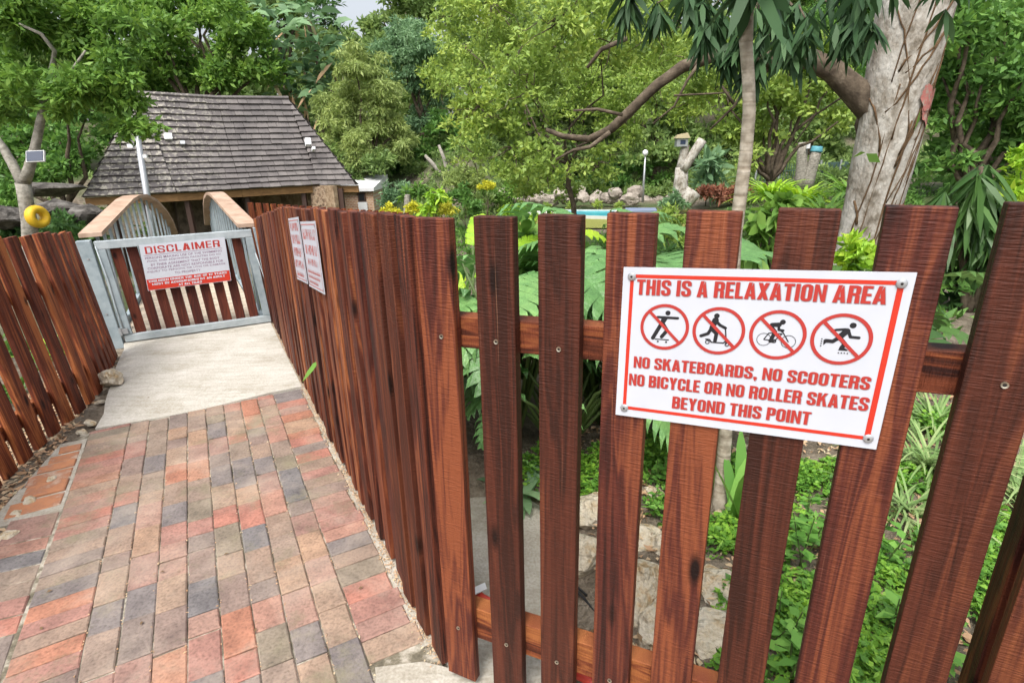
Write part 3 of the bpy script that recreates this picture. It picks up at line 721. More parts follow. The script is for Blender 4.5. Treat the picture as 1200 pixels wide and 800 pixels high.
# --- left fence, tops leaning outward
lb = [(-2.39, 1.40), (-2.43, 1.56), (-2.47, 1.72), (-2.51, 1.88), (-2.55, 2.04), (-2.60, 2.20), (-2.655, 2.36), (-2.715, 2.53), (-2.77, 2.69), (-2.815, 2.85), (-2.855, 3.01), (-2.895, 3.17), (-2.925, 3.33), (-2.955, 3.49), (-2.995, 3.65), (-3.045, 3.81), (-3.10, 3.97), (-3.17, 4.12), (-3.25, 4.27), (-3.33, 4.41), (-3.40, 4.55)]
lf = root('picket_fence', 'low reddish orange picket fence leaning outward on the left of the path', 'fence', (lb[10][0], lb[10][1], 0))
pk3 = None
for i, (x, y) in enumerate(lb):
    j = min(i, len(lb) - 2); dv = Vector((lb[j + 1][0] - lb[j][0], lb[j + 1][1] - lb[j][1], 0)).normalized()
    ang = math.atan2(dv.y, dv.x)
    if pk3 is None:
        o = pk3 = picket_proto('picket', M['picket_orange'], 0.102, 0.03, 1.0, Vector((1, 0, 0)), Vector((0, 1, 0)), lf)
    else:
        o = pk3.copy(); COL.objects.link(o); o.parent = lf
    q = (i - 5) / (len(lb) - 6); ht = 1.355 - 0.27 * q + random.uniform(-0.012, 0.012)
    off = 0.0 if i % 2 == 0 else 0.0
    nv = Vector((-dv.y, dv.x, 0))
    o.location = Vector((x, y, -0.015)) + nv * off - ORG[lf.name]
    o.scale = (1, 1, ht); o.rotation_euler = (R(-4.5), R(random.uniform(-1.2, 1.2)), ang); ORG[o.name] = Vector((0, 0, 0))
for zz, hh in ((0.86, 0.09), (0.14, 0.09)):
    mb = MB()
    for i in range(len(lb) - 1):
        (x0, y0), (x1, y1) = lb[i], lb[i + 1]
        d0 = Vector((x1 - x0, y1 - y0, 0)).normalized(); nv = Vector((-d0.y, d0.x, 0)); ov = 0.079 * zz
        p0 = Vector((x0, y0, 0)) + nv * (0.036 + ov); p1 = Vector((x1, y1, 0)) + nv * (0.036 + ov)
        z_0 = zz - 0.13 * (i - 5) / 15 * (zz > 0.5); z_1 = zz - 0.13 * (i - 4) / 15 * (zz > 0.5)
        k0 = Vector((0, 0, z_0)); k1 = Vector((0, 0, z_1)); kh = Vector((0, 0, hh)); th = nv * 0.04
        mb.hexa([p0 + k0, p1 + k1, p1 + th + k1, p0 + th + k0, p0 + k0 + kh, p1 + k1 + kh, p1 + th + k1 + kh, p0 + th + k0 + kh])
    mb.build('rail', M['rail'], lf)

# ================================================================== GATE
G0 = Vector((-3.549, 4.946, 0)); GX = Vector((0.8955, 0.4451, 0)).normalized(); GN = Vector((GX.y, -GX.x, 0))   # GN faces the camera
def Gp(a, n, z): return G0 + GX * (a - 0.046 * z / 0.94) + GN * n + Vector((0, 0, z))
gt = root('gate', 'grey framed gate with dark vertical slats across the end of the path', 'gate', Gp(0.62, 0, 0.02))
def gbar(name, a0, a1, z0, z1, n0, n1, m, parent, bev=0.003):
    mb = MB(); mb.hexa([Gp(a0, n1, z0), Gp(a1, n1, z0), Gp(a1, n0, z0), Gp(a0, n0, z0), Gp(a0, n1, z1), Gp(a1, n1, z1), Gp(a1, n0, z1), Gp(a0, n0, z1)])
    return mb.build(name, m, parent, bevel=bev)
gbar('top_rail', -0.01, 1.243, 0.872, 0.942, -0.022, 0.022, M['pale_grey_paint'], gt)
gbar('bottom_rail', -0.01, 1.243, 0.018, 0.083, -0.022, 0.022, M['pale_grey_paint'], gt)
gbar('stile', -0.01, 0.06, 0.086, 0.869, -0.022, 0.022, M['grey_paint'], gt)
gbar('stile', 1.178, 1.243, 0.086, 0.869, -0.022, 0.022, M['grey_paint'], gt)
for i in range(9):
    a0 = 0.083 + i * 0.1215
    gbar('slat', a0, a0 + 0.083, 0.08, 0.885, -0.05, -0.025, M['gate_slat'], gt)
mb = MB(); mb.box(Gp(-0.035, 0.024, 0.10), GX * 0.07, GN * 0.012, (0, 0, 0.05)); mb.tube([Gp(-0.02, 0.035, 0.09), Gp(-0.02, 0.035, 0.16)], 0.011, 8); mb.build('hinge', M['steel'], gt)
mb = MB(); mb.tube([Gp(-0.005, 0.026, 0.9), Gp(0.008, 0.027, 0.6), Gp(0.0, 0.028, 0.35), Gp(0.005, 0.03, 0.13)], 0.006, 6); mb.build('cable', M['pale_grey_paint'], gt, smooth=True)
mb = MB(); mb.tube([Gp(1.235, 0.026, 0.72), Gp(1.262, 0.03, 0.5), Gp(1.27, 0.03, 0.32), Gp(1.30, 0.03, 0.12), Gp(1.31, 0.035, 0.03)], 0.006, 6); mb.build('chain', M['pale_grey_paint'], gt, smooth=True)
for nm, a0, a1, lab in (('gate_post', -0.135, -0.03, 'grey gate post at the left hinge side of the slatted gate'), ('gate_post', 1.262, 1.345, 'grey gate post between the slatted gate and the long brown fence')):
    r_ = root(nm, lab, 'post', Gp((a0 + a1) / 2, -0.02, 0)); gbar('post', a0, a1, -0.1, 0.955, -0.05, 0.03, M['grey_paint'], r_)
    mb = MB()
    for zz in (0.3, 0.8): mb.tube([Gp((a0 + a1) / 2, 0.03, zz), Gp((a0 + a1) / 2, 0.036, zz)], 0.009, 8)
    mb.build('bolt', M['steel'], r_)

# ================================================================== FOOTBRIDGE behind the gate
LP = [(6.1, -0.869, 1.009), (7.75, -0.705, 1.178), (8.1, -0.665, 1.192), (8.5, -0.615, 1.174), (9.0, -0.545, 1.075), (9.5, -0.485, 0.90), (9.9, -0.45, 0.712), (10.3, -0.435, 0.488)]
RP = [(6.1, 0.385, 0.988), (8.0, 0.248, 1.155), (8.3, 0.228, 1.165), (8.6, 0.207, 1.153), (9.0, 0.175, 1.085), (9.5, 0.15, 0.95), (10.2, 0.12, 0.60)]
def lerp_rail(RL, s):
    for (s0, t0, z0), (s1, t1, z1) in zip(RL, RL[1:]):
        if s <= s1: q = (s - s0) / (s1 - s0); return t0 + (t1 - t0) * q, z0 + (z1 - z0) * q
    return RL[-1][1:]
br = root('footbridge', 'arched footbridge with grey balusters and brown handrails behind the gate', 'bridge', P(6.2, -0.2, 0))
for RL, sg in ((LP, 1), (RP, 1)):
    mb = MB(); hw = 0.085
    for i in range(len(RL) - 1):
        (s0, t0, z0), (s1, t1, z1) = RL[i], RL[i + 1]
        mb.hexa([P(s0, t0 - hw, z0 - 0.035), P(s0, t0 + hw, z0 - 0.035), P(s1, t1 + hw, z1 - 0.035), P(s1, t1 - hw, z1 - 0.035),
                 P(s0, t0 - hw, z0), P(s0, t0 + hw, z0), P(s1, t1 + hw, z1), P(s1, t1 - hw, z1)])
    mb.build('handrail', M['cap_wood'], br)
    s = 6.28
    while s < RL[-1][0] - 0.05:
        t, z = lerp_rail(RL, s); mb = MB()
        mb.box(P(s, t - 0.01, z - 0.93), PD * 0.07, PN * 0.02, (0, 0, 0.93 - 0.037))
        mb.build('baluster', M['grey_paint'], br); s += 0.25
mb = MB(); s = 6.08
while s < 10.2:
    tl, zl = lerp_rail(LP, s); tr_, zr = lerp_rail(RP, s); tl2, zl2 = lerp_rail(LP, s + 0.1); tr2, zr2 = lerp_rail(RP, s + 0.1)
    z0 = zl - 0.985; z1 = zl2 - 0.985
    mb.hexa([P(s, tl + .03, z0 - .05), P(s, tr_ - .03, z0 - .05), P(s + .1, tr2 - .03, z1 - .05), P(s + .1, tl2 + .03, z1 - .05), P(s, tl + .03, z0), P(s, tr_ - .03, z0), P(s + .1, tr2 - .03, z1), P(s + .1, tl2 + .03, z1)])
    s += 0.108
mb.build('deck', M['deck'], br)
for RL, o_ in ((LP, 0.0), (RP, 0.0)):
    mb = MB()
    for i in range(len(RL) - 1):
        (s0, t0, z0), (s1, t1, z1) = RL[i], RL[i + 1]
        mb.hexa([P(s0, t0 - .02, z0 - 1.25), P(s0, t0 + .02, z0 - 1.25), P(s1, t1 + .02, z1 - 1.25), P(s1, t1 - .02, z1 - 1.25),
                 P(s0, t0 - .02, z0 - 0.935), P(s0, t0 + .02, z0 - 0.935), P(s1, t1 + .02, z1 - 0.935), P(s1, t1 - .02, z1 - 0.935)])
    mb.build('stringer', M['grey_paint'], br)

# ================================================================== SIGNS
def text2d(s, off=0.0):
    cu = bpy.data.curves.new('t', 'FONT'); cu.body = s; cu.offset = off; cu.resolution_u = 3; cu.space_character = 1.0 + max(0, off) * 2.2
    o = bpy.data.objects.new('t', cu); COL.objects.link(o)
    dg = bpy.context.evaluated_depsgraph_get(); dg.update()
    me = bpy.data.meshes.new_from_object(o.evaluated_get(dg))
    v = np.array([tuple(q.co) for q in me.vertices]); f = [tuple(p.vertices) for p in me.polygons]
    bpy.data.objects.remove(o); bpy.data.curves.remove(cu); bpy.data.meshes.remove(me)
    return v, f
# heavy condensed capitals drawn as bands and bars (unit height)
def fillet(pts, r, n=4):
    out = [pts[0]]
    for (ax, ay), (bx, by), (cx, cy) in zip(pts, pts[1:], pts[2:]):
        la = math.hypot(ax - bx, ay - by); lc = math.hypot(cx - bx, cy - by); q = min(r, la * .49, lc * .49)
        p0 = (bx + (ax - bx) / la * q, by + (ay - by) / la * q); p1 = (bx + (cx - bx) / lc * q, by + (cy - by) / lc * q)
        for k in range(n + 1):
            t = k / n; out.append(((1 - t) ** 2 * p0[0] + 2 * t * (1 - t) * bx + t * t * p1[0], (1 - t) ** 2 * p0[1] + 2 * t * (1 - t) * by + t * t * p1[1]))
    return out + [pts[-1]]
def band(pts, wx, wy):
    """quads of a band along pts; wx/wy = thickness of upright and level strokes"""
    L_, R_ = [], []
    for i, p in enumerate(pts):
        a = pts[max(0, i - 1)]; b = pts[min(len(pts) - 1, i + 1)]; dx, dy = b[0] - a[0], b[1] - a[1]; l = math.hypot(dx, dy) or 1
        nx_, ny_ = -dy / l, dx / l; L_.append((p[0] + nx_ * wx / 2, p[1] + ny_ * wy / 2)); R_.append((p[0] - nx_ * wx / 2, p[1] - ny_ * wy / 2))
    return [[R_[i], R_[i + 1], L_[i + 1], L_[i]] for i in range(len(pts) - 1)]
def glyph(ch, s=.205, v=.155):
    w = .54; hx, hy = s / 2, v / 2
    r = lambda a, b, c, d: [(a, b), (c, b), (c, d), (a, d)]
    bd = lambda pts, rr=.17: band(fillet(pts, rr), s, v)
    if ch == 'I': return s, [r(0, 0, s, 1)]
    if ch == 'H': return w, [r(0, 0, s, 1), r(w - s, 0, w, 1), r(s, .42, w - s, .58)]
    if ch == 'T': return .50, [r(0, 1 - v, .5, 1), r(.25 - hx, 0, .25 + hx, 1 - v)]
    if ch == 'E': return .44, [r(0, 0, s, 1), r(s, 0, .44, v), r(s, 1 - v, .44, 1), r(s, .43, .41, .57)]
    if ch == 'F': return .42, [r(0, 0, s, 1), r(s, 1 - v, .42, 1), r(s, .42, .39, .57)]
    if ch == 'L': return .42, [r(0, 0, s, 1), r(s, 0, .42, v)]
    if ch == 'N': return .56, [r(0, 0, .18, 1), r(.38, 0, .56, 1), [(.18, 1), (.18, .62), (.38, 0), (.38, .38)]]
    if ch == 'M': return .72, [r(0, 0, .17, 1), r(.55, 0, .72, 1), [(.17, 1), (.17, .55), (.30, 0), (.36, .25)], [(.36, .25), (.42, 0), (.55, .55), (.55, 1)], [(.30, 0), (.42, 0), (.36, .25)]]
    if ch == 'A': return .58, [[(0, 0), (.205, 0), (.35, 1), (.17, 1)], [(.375, 0), (.58, 0), (.41, 1), (.29, .66)], r(.20, .17, .38, .32)]
    if ch == 'V': return .56, [[(0, 1), (.20, 1), (.38, 0), (.18, 0)], [(.36, 1), (.56, 1), (.38, 0), (.28, .28)]]
    if ch == 'W': return .84, [[(0, 1), (.19, 1), (.34, 0), (.14, 0)], [(.24, 0), (.34, 0), (.50, 1), (.34, 1)], [(.34, 1), (.50, 1), (.68, 0), (.50, 0)], [(.58, 0), (.70, 0), (.84, 1), (.65, 1)]]
    if ch == 'X': return .56, [[(0, 1), (.21, 1), (.56, 0), (.35, 0)], [(.35, 1), (.56, 1), (.21, 0), (0, 0)]]
    if ch == 'Y': return .56, [[(0, 1), (.21, 1), (.38, .42), (.18, .42)], [(.35, 1), (.56, 1), (.38, .42), (.28, .5)], r(.28 - hx, 0, .28 + hx, .42)]
    if ch == 'K': return .58, [r(0, 0, s, 1), [(s, .66), (s, .32), (.56, 1), (.36, 1)], [(.27, .60), (.37, .0), (.58, 0), (.40, .66)]]
    if ch == 'O': return w, bd([(hx, .5), (hx, 1 - hy), (w - hx, 1 - hy), (w - hx, hy), (hx, hy), (hx, .5)])
    if ch == 'C': return w, bd([(w - hx, .62), (w - hx, 1 - hy), (hx, 1 - hy), (hx, hy), (w - hx, hy), (w - hx, .40)])
    if ch == 'G': return w, bd([(w - hx, .66), (w - hx, 1 - hy), (hx, 1 - hy), (hx, hy), (w - hx, hy), (w - hx, .5)]) + [r(.28, .40, w, .54)]
    if ch == 'U': return w, bd([(hx, 1), (hx, hy), (w - hx, hy), (w - hx, 1)])
    if ch == 'J': return .48, bd([(hx, .36), (hx, hy), (.48 - hx, hy), (.48 - hx, 1)])
    if ch == 'D': return w, [r(0, 0, s, 1)] + bd([(s, 1 - hy), (w - hx, 1 - hy), (w - hx, hy), (s, hy)])
    if ch == 'P': return .52, [r(0, 0, s, 1)] + bd([(s, 1 - hy), (.52 - hx, 1 - hy), (.52 - hx, .46), (s, .46)], .14)
    if ch == 'R': return .54, [r(0, 0, s, 1)] + bd([(s, 1 - hy), (.54 - hx, 1 - hy), (.54 - hx, .50), (s, .50)], .13) + [[(.335, .0), (.545, 0), (.52, .45), (.33, .45)]]
    if ch == 'B': return w, [r(0, 0, s, 1)] + bd([(s, 1 - hy), (w - hx - .01, 1 - hy), (w - hx - .01, .53), (s, .53)], .12) + bd([(s, .50), (w - hx, .50), (w - hx, hy), (s, hy)], .12)
    if ch == 'S': return w, bd([(w - hx, .66), (w - hx, 1 - hy), (hx, 1 - hy), (hx, .60), (w - hx, .42), (w - hx, hy), (hx, hy), (hx, .34)], .14)
    if ch == ',': return s, [r(0, 0, s, .19), [(.06, 0), (.06, -.14), (.14, -.12), (s, 0)]]
    if ch == '1': return .30, [r(.08, 0, .08 + s, 1), [(0, .66), (.08, .72), (.08, 1), (0, .86)]]
    if ch == '2': return w, bd([(hx, .66), (hx, 1 - hy), (w - hx, 1 - hy), (w - hx, .58), (hx, .20), (hx, hy), (w, hy)], .12)
    return .20, []
PK = 1.0
class Flat:
    """flat marks in a sign's own plane"""
    def __init__(s, o, ex, ey, en): s.o = Vector(o); s.ex = Vector(ex); s.ey = Vector(ey); s.en = Vector(en); s.mb = MB(); s.z = 0.001
    def P(s, x, y): return s.o + s.ex * x + s.ey * y + s.en * s.z
    def new(s, z): s.mb = MB(); s.z = z; return s
    def poly(s, pts): s.mb.add([s.P(*p) for p in pts], [tuple(range(len(pts)))])
    def rect(s, x0, y0, x1, y1): s.poly([(x0, y0), (x1, y0), (x1, y1), (x0, y1)])
    def disc(s, x, y, r, n=20): s.poly([(x + r * math.cos(2 * math.pi * k / n), y + r * math.sin(2 * math.pi * k / n)) for k in range(n)])
    def ring(s, x, y, r0, r1, n=40):
        v = []
        for r in (r0, r1): v += [s.P(x + r * math.cos(2 * math.pi * k / n), y + r * math.sin(2 * math.pi * k / n)) for k in range(n)]
        s.mb.add(v, [(k, n + k, n + (k + 1) % n, (k + 1) % n) for k in range(n)])
    def stroke(s, pts, w, n=7):     # one capsule polygon per segment, each a hair above the last
        if not hasattr(w, '__len__'): w = [w] * len(pts)
        w = [q * 1.22 + .0004 for q in w]
        for i in range(len(pts) - 1):
            (x0, y0), (x1, y1) = pts[i], pts[i + 1]; a = math.atan2(y1 - y0, x1 - x0); c = []
            for k in range(n): b = a + math.pi / 2 + math.pi * k / (n - 1); c.append((x0 + w[i] / 2 * math.cos(b), y0 + w[i] / 2 * math.sin(b)))
            for k in range(n): b = a - math.pi / 2 + math.pi * k / (n - 1); c.append((x1 + w[i + 1] / 2 * math.cos(b), y1 + w[i + 1] / 2 * math.sin(b)))
            s.poly(c); s.z += 0.00002
    def heavy(s, body, x0, y0, x1, y1, sw=.205, sv=.155, gap=.065):
        adv = [(c,) + glyph(c, sw, sv) for c in body]
        tot = sum(a[1] + gap for a in adv) - gap; kx = (x1 - x0) / tot; ky = y1 - y0; x = 0
        for c, w_, ps in adv:
            for i, q in enumerate(ps):
                z = s.z; s.z = z + (i % 7) * 0.00003
                s.poly([(x0 + (x + a) * kx, y0 + b * ky) for a, b in q]); s.z = z
            x += w_ + gap
    def text(s, body, x0, y0, x1, y1, off):
        v, f = text2d(body, off); mn = v.min(0); mx_ = v.max(0)
        dx = mx_[0] - mn[0]; dy = mx_[1] - mn[1]
        # baseline box: caps only, a comma may hang below
        if ',' in body: cap = text2d('E', off)[0]; mn1 = cap[:, 1].min(); dy = cap[:, 1].max() - mn1
        else: mn1 = mn[1]
        s.mb.add([s.P(x0 + (q[0] - mn[0]) / dx * (x1 - x0), y0 + (q[1] - mn1) / dy * (y1 - y0)) for q in v], f)
    def build(s, name, m, parent): return s.mb.build(name, m, parent)

# --- relaxation sign
ANG = R(2.89)
SEX = U * math.cos(ANG) + Vector((0, 0, math.sin(ANG))); SEY = (Vector((0, 0, 1)) + U * 0.0127).normalized(); SEN = -NB
SO = Fp(0.511, -0.0035, 1.066); SW, SH = 0.5035, 0.3395
rs = root('sign', 'white and red relaxation area sign with four crossed-out pictograms on the picket fence', 'sign', SO + SEX * 0.25)
mb = MB(); mb.box(SO, SEX * SW, SEY * SH, SEN * 0.003); mb.build('panel', M['sign_white'], rs)
SF = SO + SEN * 0.003
fl = Flat(SF, SEX, SEY, SEN)
bo = 0.0065
fl.new(0.0006); x0, x1, y0, y1 = 0.0155, 0.4895, 0.0175, 0.3250
fl.rect(x0, y0, x1, y0 + bo + .001); fl.rect(x0, y1 - bo - .001, x1, y1); fl.rect(x0, y0 + bo + .001, x0 + bo + .001, y1 - bo - .001); fl.rect(x1 - bo - .003, y0 + bo + .001, x1, y1 - bo - .001)
fl.build('border', M['sign_red'], rs)
lines = [('THIS IS A RELAXATION AREA', 0.0300, 0.2825, 0.4680, 0.3150), ('NO SKATEBOARDS, NO SCOOTERS', 0.0340, 0.1195, 0.4715, 0.1455),
         ('NO BICYCLE OR NO ROLLER SKATES', 0.0260, 0.0770, 0.4760, 0.1045), ('BEYOND THIS POINT', 0.1225, 0.0340, 0.3865, 0.0620)]
for body, a, b, c, d in lines:
    fl.new(0.0005); fl.heavy(body, a + 0.0012, b - 0.0012, c + 0.0014, d - 0.0008); fl.build('lettering_edge', M['letter_edge'], rs)
    fl.new(0.0011); fl.heavy(body, a, b, c, d); fl.build('lettering', M['letter_red'], rs)
def picto(cx, cy, draw):
    fl.new(0.0005); draw(cx, cy); a = fl.build('pictogram', M['ink'], rs)
    fl.new(0.0012); fl.ring(cx, cy, 0.0432, 0.0497); q = 0.0455 * math.sqrt(.5)
    fl.z += 0.0001; d_ = 0.0031 * math.sqrt(.5)
    fl.poly([(cx - q - d_, cy + q - d_), (cx + q - d_, cy - q - d_), (cx + q + d_, cy - q + d_), (cx - q + d_, cy + q + d_)])
    fl.build('prohibition_ring', M['ring_red'], rs)
def skate(cx, cy):
    f = fl; f.disc(cx + .0050, cy + .0305, .0052)
    f.stroke([(cx - .0150, cy + .0208), (cx + .0255, cy + .0205)], [.004, .0042]); f.poly([(cx - .007, cy + .021), (cx + .007, cy + .021), (cx - .0005, cy + .007), (cx - .009, cy + .009)]); f.z += .00003
    f.stroke([(cx - .006, cy + .008), (cx - .022, cy - .0255)], .0062); f.stroke([(cx - .004, cy + .008), (cx + .006, cy - .007), (cx - .004, cy - .0215)], .0058)
    f.stroke([(cx - .017, cy - .0275), (cx + .0105, cy - .0275)], .0015); f.disc(cx - .011, cy - .0325, .0021, 10); f.disc(cx + .006, cy - .0325, .0021, 10)
def scoot(cx, cy):
    f = fl; f.disc(cx - .006, cy + .0310, .0052)
    f.stroke([(cx - .0075, cy + .0215), (cx - .0135, cy + .004)], [.010, .007]); f.stroke([(cx - .006, cy + .0200), (cx + .002, cy + .012), (cx + .0125, cy + .0070)], .0045)
    f.stroke([(cx - .014, cy + .004), (cx - .019, cy - .007), (cx - .032, cy - .0125)], .0050); f.stroke([(cx - .013, cy + .003), (cx - .003, cy - .006), (cx - .0042, cy - .021)], .0056)
    f.stroke([(cx + .0125, cy + .008), (cx + .0175, cy - .026)], .0018); f.stroke([(cx - .022, cy - .019), (cx - .015, cy - .019), (cx - .011, cy - .0245), (cx + .012, cy - .0245), (cx + .016, cy - .02)], .0018)
    f.ring(cx - .0185, cy - .0248, .0026, .0045, 16); f.z += .00002; f.ring(cx + .019, cy - .027, .0026, .0045, 16)
def bike(cx, cy):
    f = fl; f.disc(cx + .0062, cy + .0262, .0050)
    f.stroke([(cx + .0005, cy + .0205), (cx - .0115, cy + .0195)], [.007, .0065]); f.stroke([(cx + .0005, cy + .0190), (cx + .0010, cy + .0105), (cx + .009, cy + .0095)], .0035)
    f.stroke([(cx - .0135, cy + .0165), (cx - .0045, cy + .006), (cx - .0105, cy - .013)], .0055); f.stroke([(cx - .011, cy - .0135), (cx - .0065, cy - .0145)], .003)
    f.ring(cx - .0225, cy - .0105, .0118, .0129, 28); f.z += .00002; f.ring(cx + .0205, cy - .0120, .0118, .0129, 28); f.z += .00002
    f.stroke([(cx - .0225, cy - .0105), (cx - .0150, cy + .003), (cx + .008, cy + .003), (cx - .004, cy - .0125), (cx - .0225, cy - .0105)], .0013)
    f.stroke([(cx + .0205, cy - .0120), (cx + .009, cy + .006), (cx + .006, cy + .0075)], .0013); f.ring(cx - .004, cy - .0125, .0018, .0040, 14)
def roller(cx, cy):
    f = fl; f.disc(cx + .0148, cy + .0275, .0054)
    f.stroke([(cx + .0070, cy + .0165), (cx - .0035, cy + .0035)], [.0085, .0085]); f.stroke([(cx + .0045, cy + .0195), (cx - .010, cy + .0175), (cx - .017, cy + .0145)], .0035)
    f.stroke([(cx + .0095, cy + .0165), (cx + .014, cy + .0055), (cx + .0275, cy + .0050)], .0040); f.stroke([(cx - .0035, cy + .003), (cx - .0125, cy - .005), (cx - .0235, cy - .0045)], .0055)
    f.poly([(cx - .0275, cy - .003), (cx - .0215, cy - .0025), (cx - .0215, cy - .0075), (cx - .0265, cy - .0130)]); f.z += .00003
    f.stroke([(cx - .0025, cy + .003), (cx + .0075, cy - .008), (cx + .0035, cy - .0165)], .0058); f.poly([(cx + .0015, cy - .0145), (cx + .0060, cy - .0145), (cx + .0135, cy - .0198), (cx + .0135, cy - .0215), (cx - .0015, cy - .0215)]); f.z += .00003
    for k in range(4): f.disc(cx - .0305, cy - .0015 - k * .0044, .0013, 8); f.disc(cx + .0 + k * .0048, cy - .0262, .0013, 8)
picto(0.0927, 0.2155, skate); picto(0.1989, 0.2145, scoot); picto(0.3057, 0.2140, bike); picto(0.4116, 0.2135, roller)
for x, y in ((0.0185, 0.3205), (0.4850, 0.3205), (0.4870, 0.0215), (0.0195, 0.0205)):
    p = SF + SEX * x + SEY * y
    mb = MB()
    for rr, zz in ((.0085, .0002), (.0088, .002), (.0070, .0042), (.0040, .0050)):
        for k in range(14): q = 2 * math.pi * k / 14; mb.v.append(tuple(p + SEX * rr * math.cos(q) + SEY * rr * math.sin(q) + SEN * zz))
    for i in range(3):
        for k in range(14): mb.f.append((i * 14 + k, i * 14 + (k + 1) % 14, (i + 1) * 14 + (k + 1) % 14, (i + 1) * 14 + k))
    mb.f.append(tuple(42 + k for k in range(14))); sc_ = mb.build('screw', M['steel'], rs, smooth=False)
    fl.new(0.0054); fl.disc(x, y, .0026, 6); fl.mb.build('screw_recess', M['screw_hole'], sc_)

# --- disclaimer sign on the gate
DO = Gp(0.257 + 0.023, 0.026, 0.468); DT = Gp(0.269 + 0.043, 0.026, 0.881)
DEX = (Gp(0.948 + 0.023, 0.026, 0.478) - DO); DW = DEX.length; DEX.normalize(); DEY = DT - DO; DH = DEY.length; DEY = DEY.normalized()
ds = root('sign', 'white disclaimer sign with red bottom band on the grey framed gate', 'sign', DO)
mb = MB(); mb.box(DO, DEX * DW, DEY * DH, GN * 0.004); mb.build('panel', M['sign_white'], ds)
fd = Flat(DO + GN * 0.004, DEX, DEY, GN)
fd.new(0.0010); fd.rect(0.004, 0.004, DW - 0.004, DH * 0.245); fd.build('red_band', M['sign_red'], ds)
fd.new(0.0010); fd.heavy('DISCLAIMER', DW * 0.055, DH * 0.80, DW * 0.93, DH * 0.955, .14, .13, .12); fd.build('lettering', M['letter_red'], ds)
fd.new(0.0010); fd.rect(DW * 0.03, DH * 0.762, DW * 0.95, DH * 0.770)
for k, (t_, a_, b_) in enumerate((('PERSONS MAKING USE OF THE SWIMMING', .04, .94), ('POOL AND ADJOINING FACILITIES DO SO', .055, .92), ('BY THEIR AGREEMENT THAT THE BODY', .09, .90),
        ('CORPORATE ARE NOT RESPONSIBLE FOR', .045, .94), ('INJURY TO PERSONS OR LOSS OR DAMAGE', .035, .96), ('TO PROPERTY', .34, .65))):
    y_ = 0.685 - k * 0.076; fd.text(t_, DW * a_, DH * y_, DW * b_, DH * (y_ + 0.050), 0.006)
fd.build('small_print', M['ink_purple'], ds)
fd.new(0.0018)
for k, (t_, a_, b_) in enumerate((('CHILDREN UNDER THE AGE OF 12 YEARS', .03, .96), ('MUST BE ACCOMPANIED BY AN ADULT', .06, .93), ('AT ALL TIMES', .36, .64))):
    y_ = 0.178 - k * 0.072; fd.heavy(t_, DW * a_, DH * y_, DW * b_, DH * (y_ + 0.048))
fd.build('white_lettering', M['sign_white'], ds)

# --- two small signs on the path fence: the writing on them cannot be read, only its blocks
def small_sign(a_far, a_near, ztl, ztr, zbl, zbr, lab, rows):
    o = Bp(a_far, -0.006, zbl); ex = Bp(a_near, -0.006, zbr) - o; wd = ex.length; ex.normalize(); ey = Bp(a_far, -0.006, ztl) - o; hh = ey.length; ey.normalize(); en = -BN
    r_ = root('sign', lab, 'sign', o)
    mb = MB(); mb.box(o, ex * wd, ey * hh, en * 0.003); mb.build('panel', M['sign_white'], r_)
    f = Flat(o + en * 0.003, ex, ey, en); f.new(0.0008); b = 0.008; q = 0.012
    for rc in ((q, q, wd - q, q + b * .6), (q, hh - q - b * .6, wd - q, hh - q), (q, q + b, q + b * .6, hh - q - b), (wd - q - b * .6, q + b, wd - q, hh - q - b)): f.rect(*rc)
    f.build('border', M['faded_red'], r_)
    f.new(0.0008)
    for y0, y1, x0, x1 in rows:
        x = x0 * wd
        while x < x1 * wd:
            ww = random.uniform(0.35, 0.6) * (y1 - y0) * hh
            xe = min(x + ww, x1 * wd); th_ = (xe - x) * .3
            f.rect(x, y0 * hh, x + th_, y1 * hh); f.rect(x + th_ * 1.02, random.choice([y0, (y0 + y1) / 2 - .02, y1 - .045]) * hh, xe, random.choice([y0 + .045, (y0 + y1) / 2 + .02, y1]) * hh) if y1 - y0 > .09 else f.rect(x + th_ * 1.05, y0 * hh, xe, (y0 + y1) / 2 * hh)
            x += ww * random.choice([1.3, 1.3, 1.3, 1.9])
    f.build('lettering', M['faded_red'], r_)
    for x, y in ((.02, .02), (wd - .02, .02), (.02, hh - .02), (wd - .02, hh - .02)):
        f.new(0.002); f.disc(x, y, .007, 10); f.build('screw', M['steel'], r_)
small_sign(2.16, 1.775, 1.281, 1.308, 0.930, 0.975, 'farther of two white notices with red lettering on the long path fence', [(.80, .92, .12, .85), (.60, .74, .12, .88), (.40, .54, .12, .86), (.22, .34, .12, .88), (.08, .15, .15, .80)])
small_sign(1.725, 1.295, 1.307, 1.331, 0.974, 1.020, 'nearer of two white notices with red lettering on the long path fence', [(.74, .89, .10, .90), (.52, .66, .15, .88), (.36, .46, .2, .8), (.24, .29, .1, .9), (.16, .21, .1, .85), (.08, .13, .1, .7)])

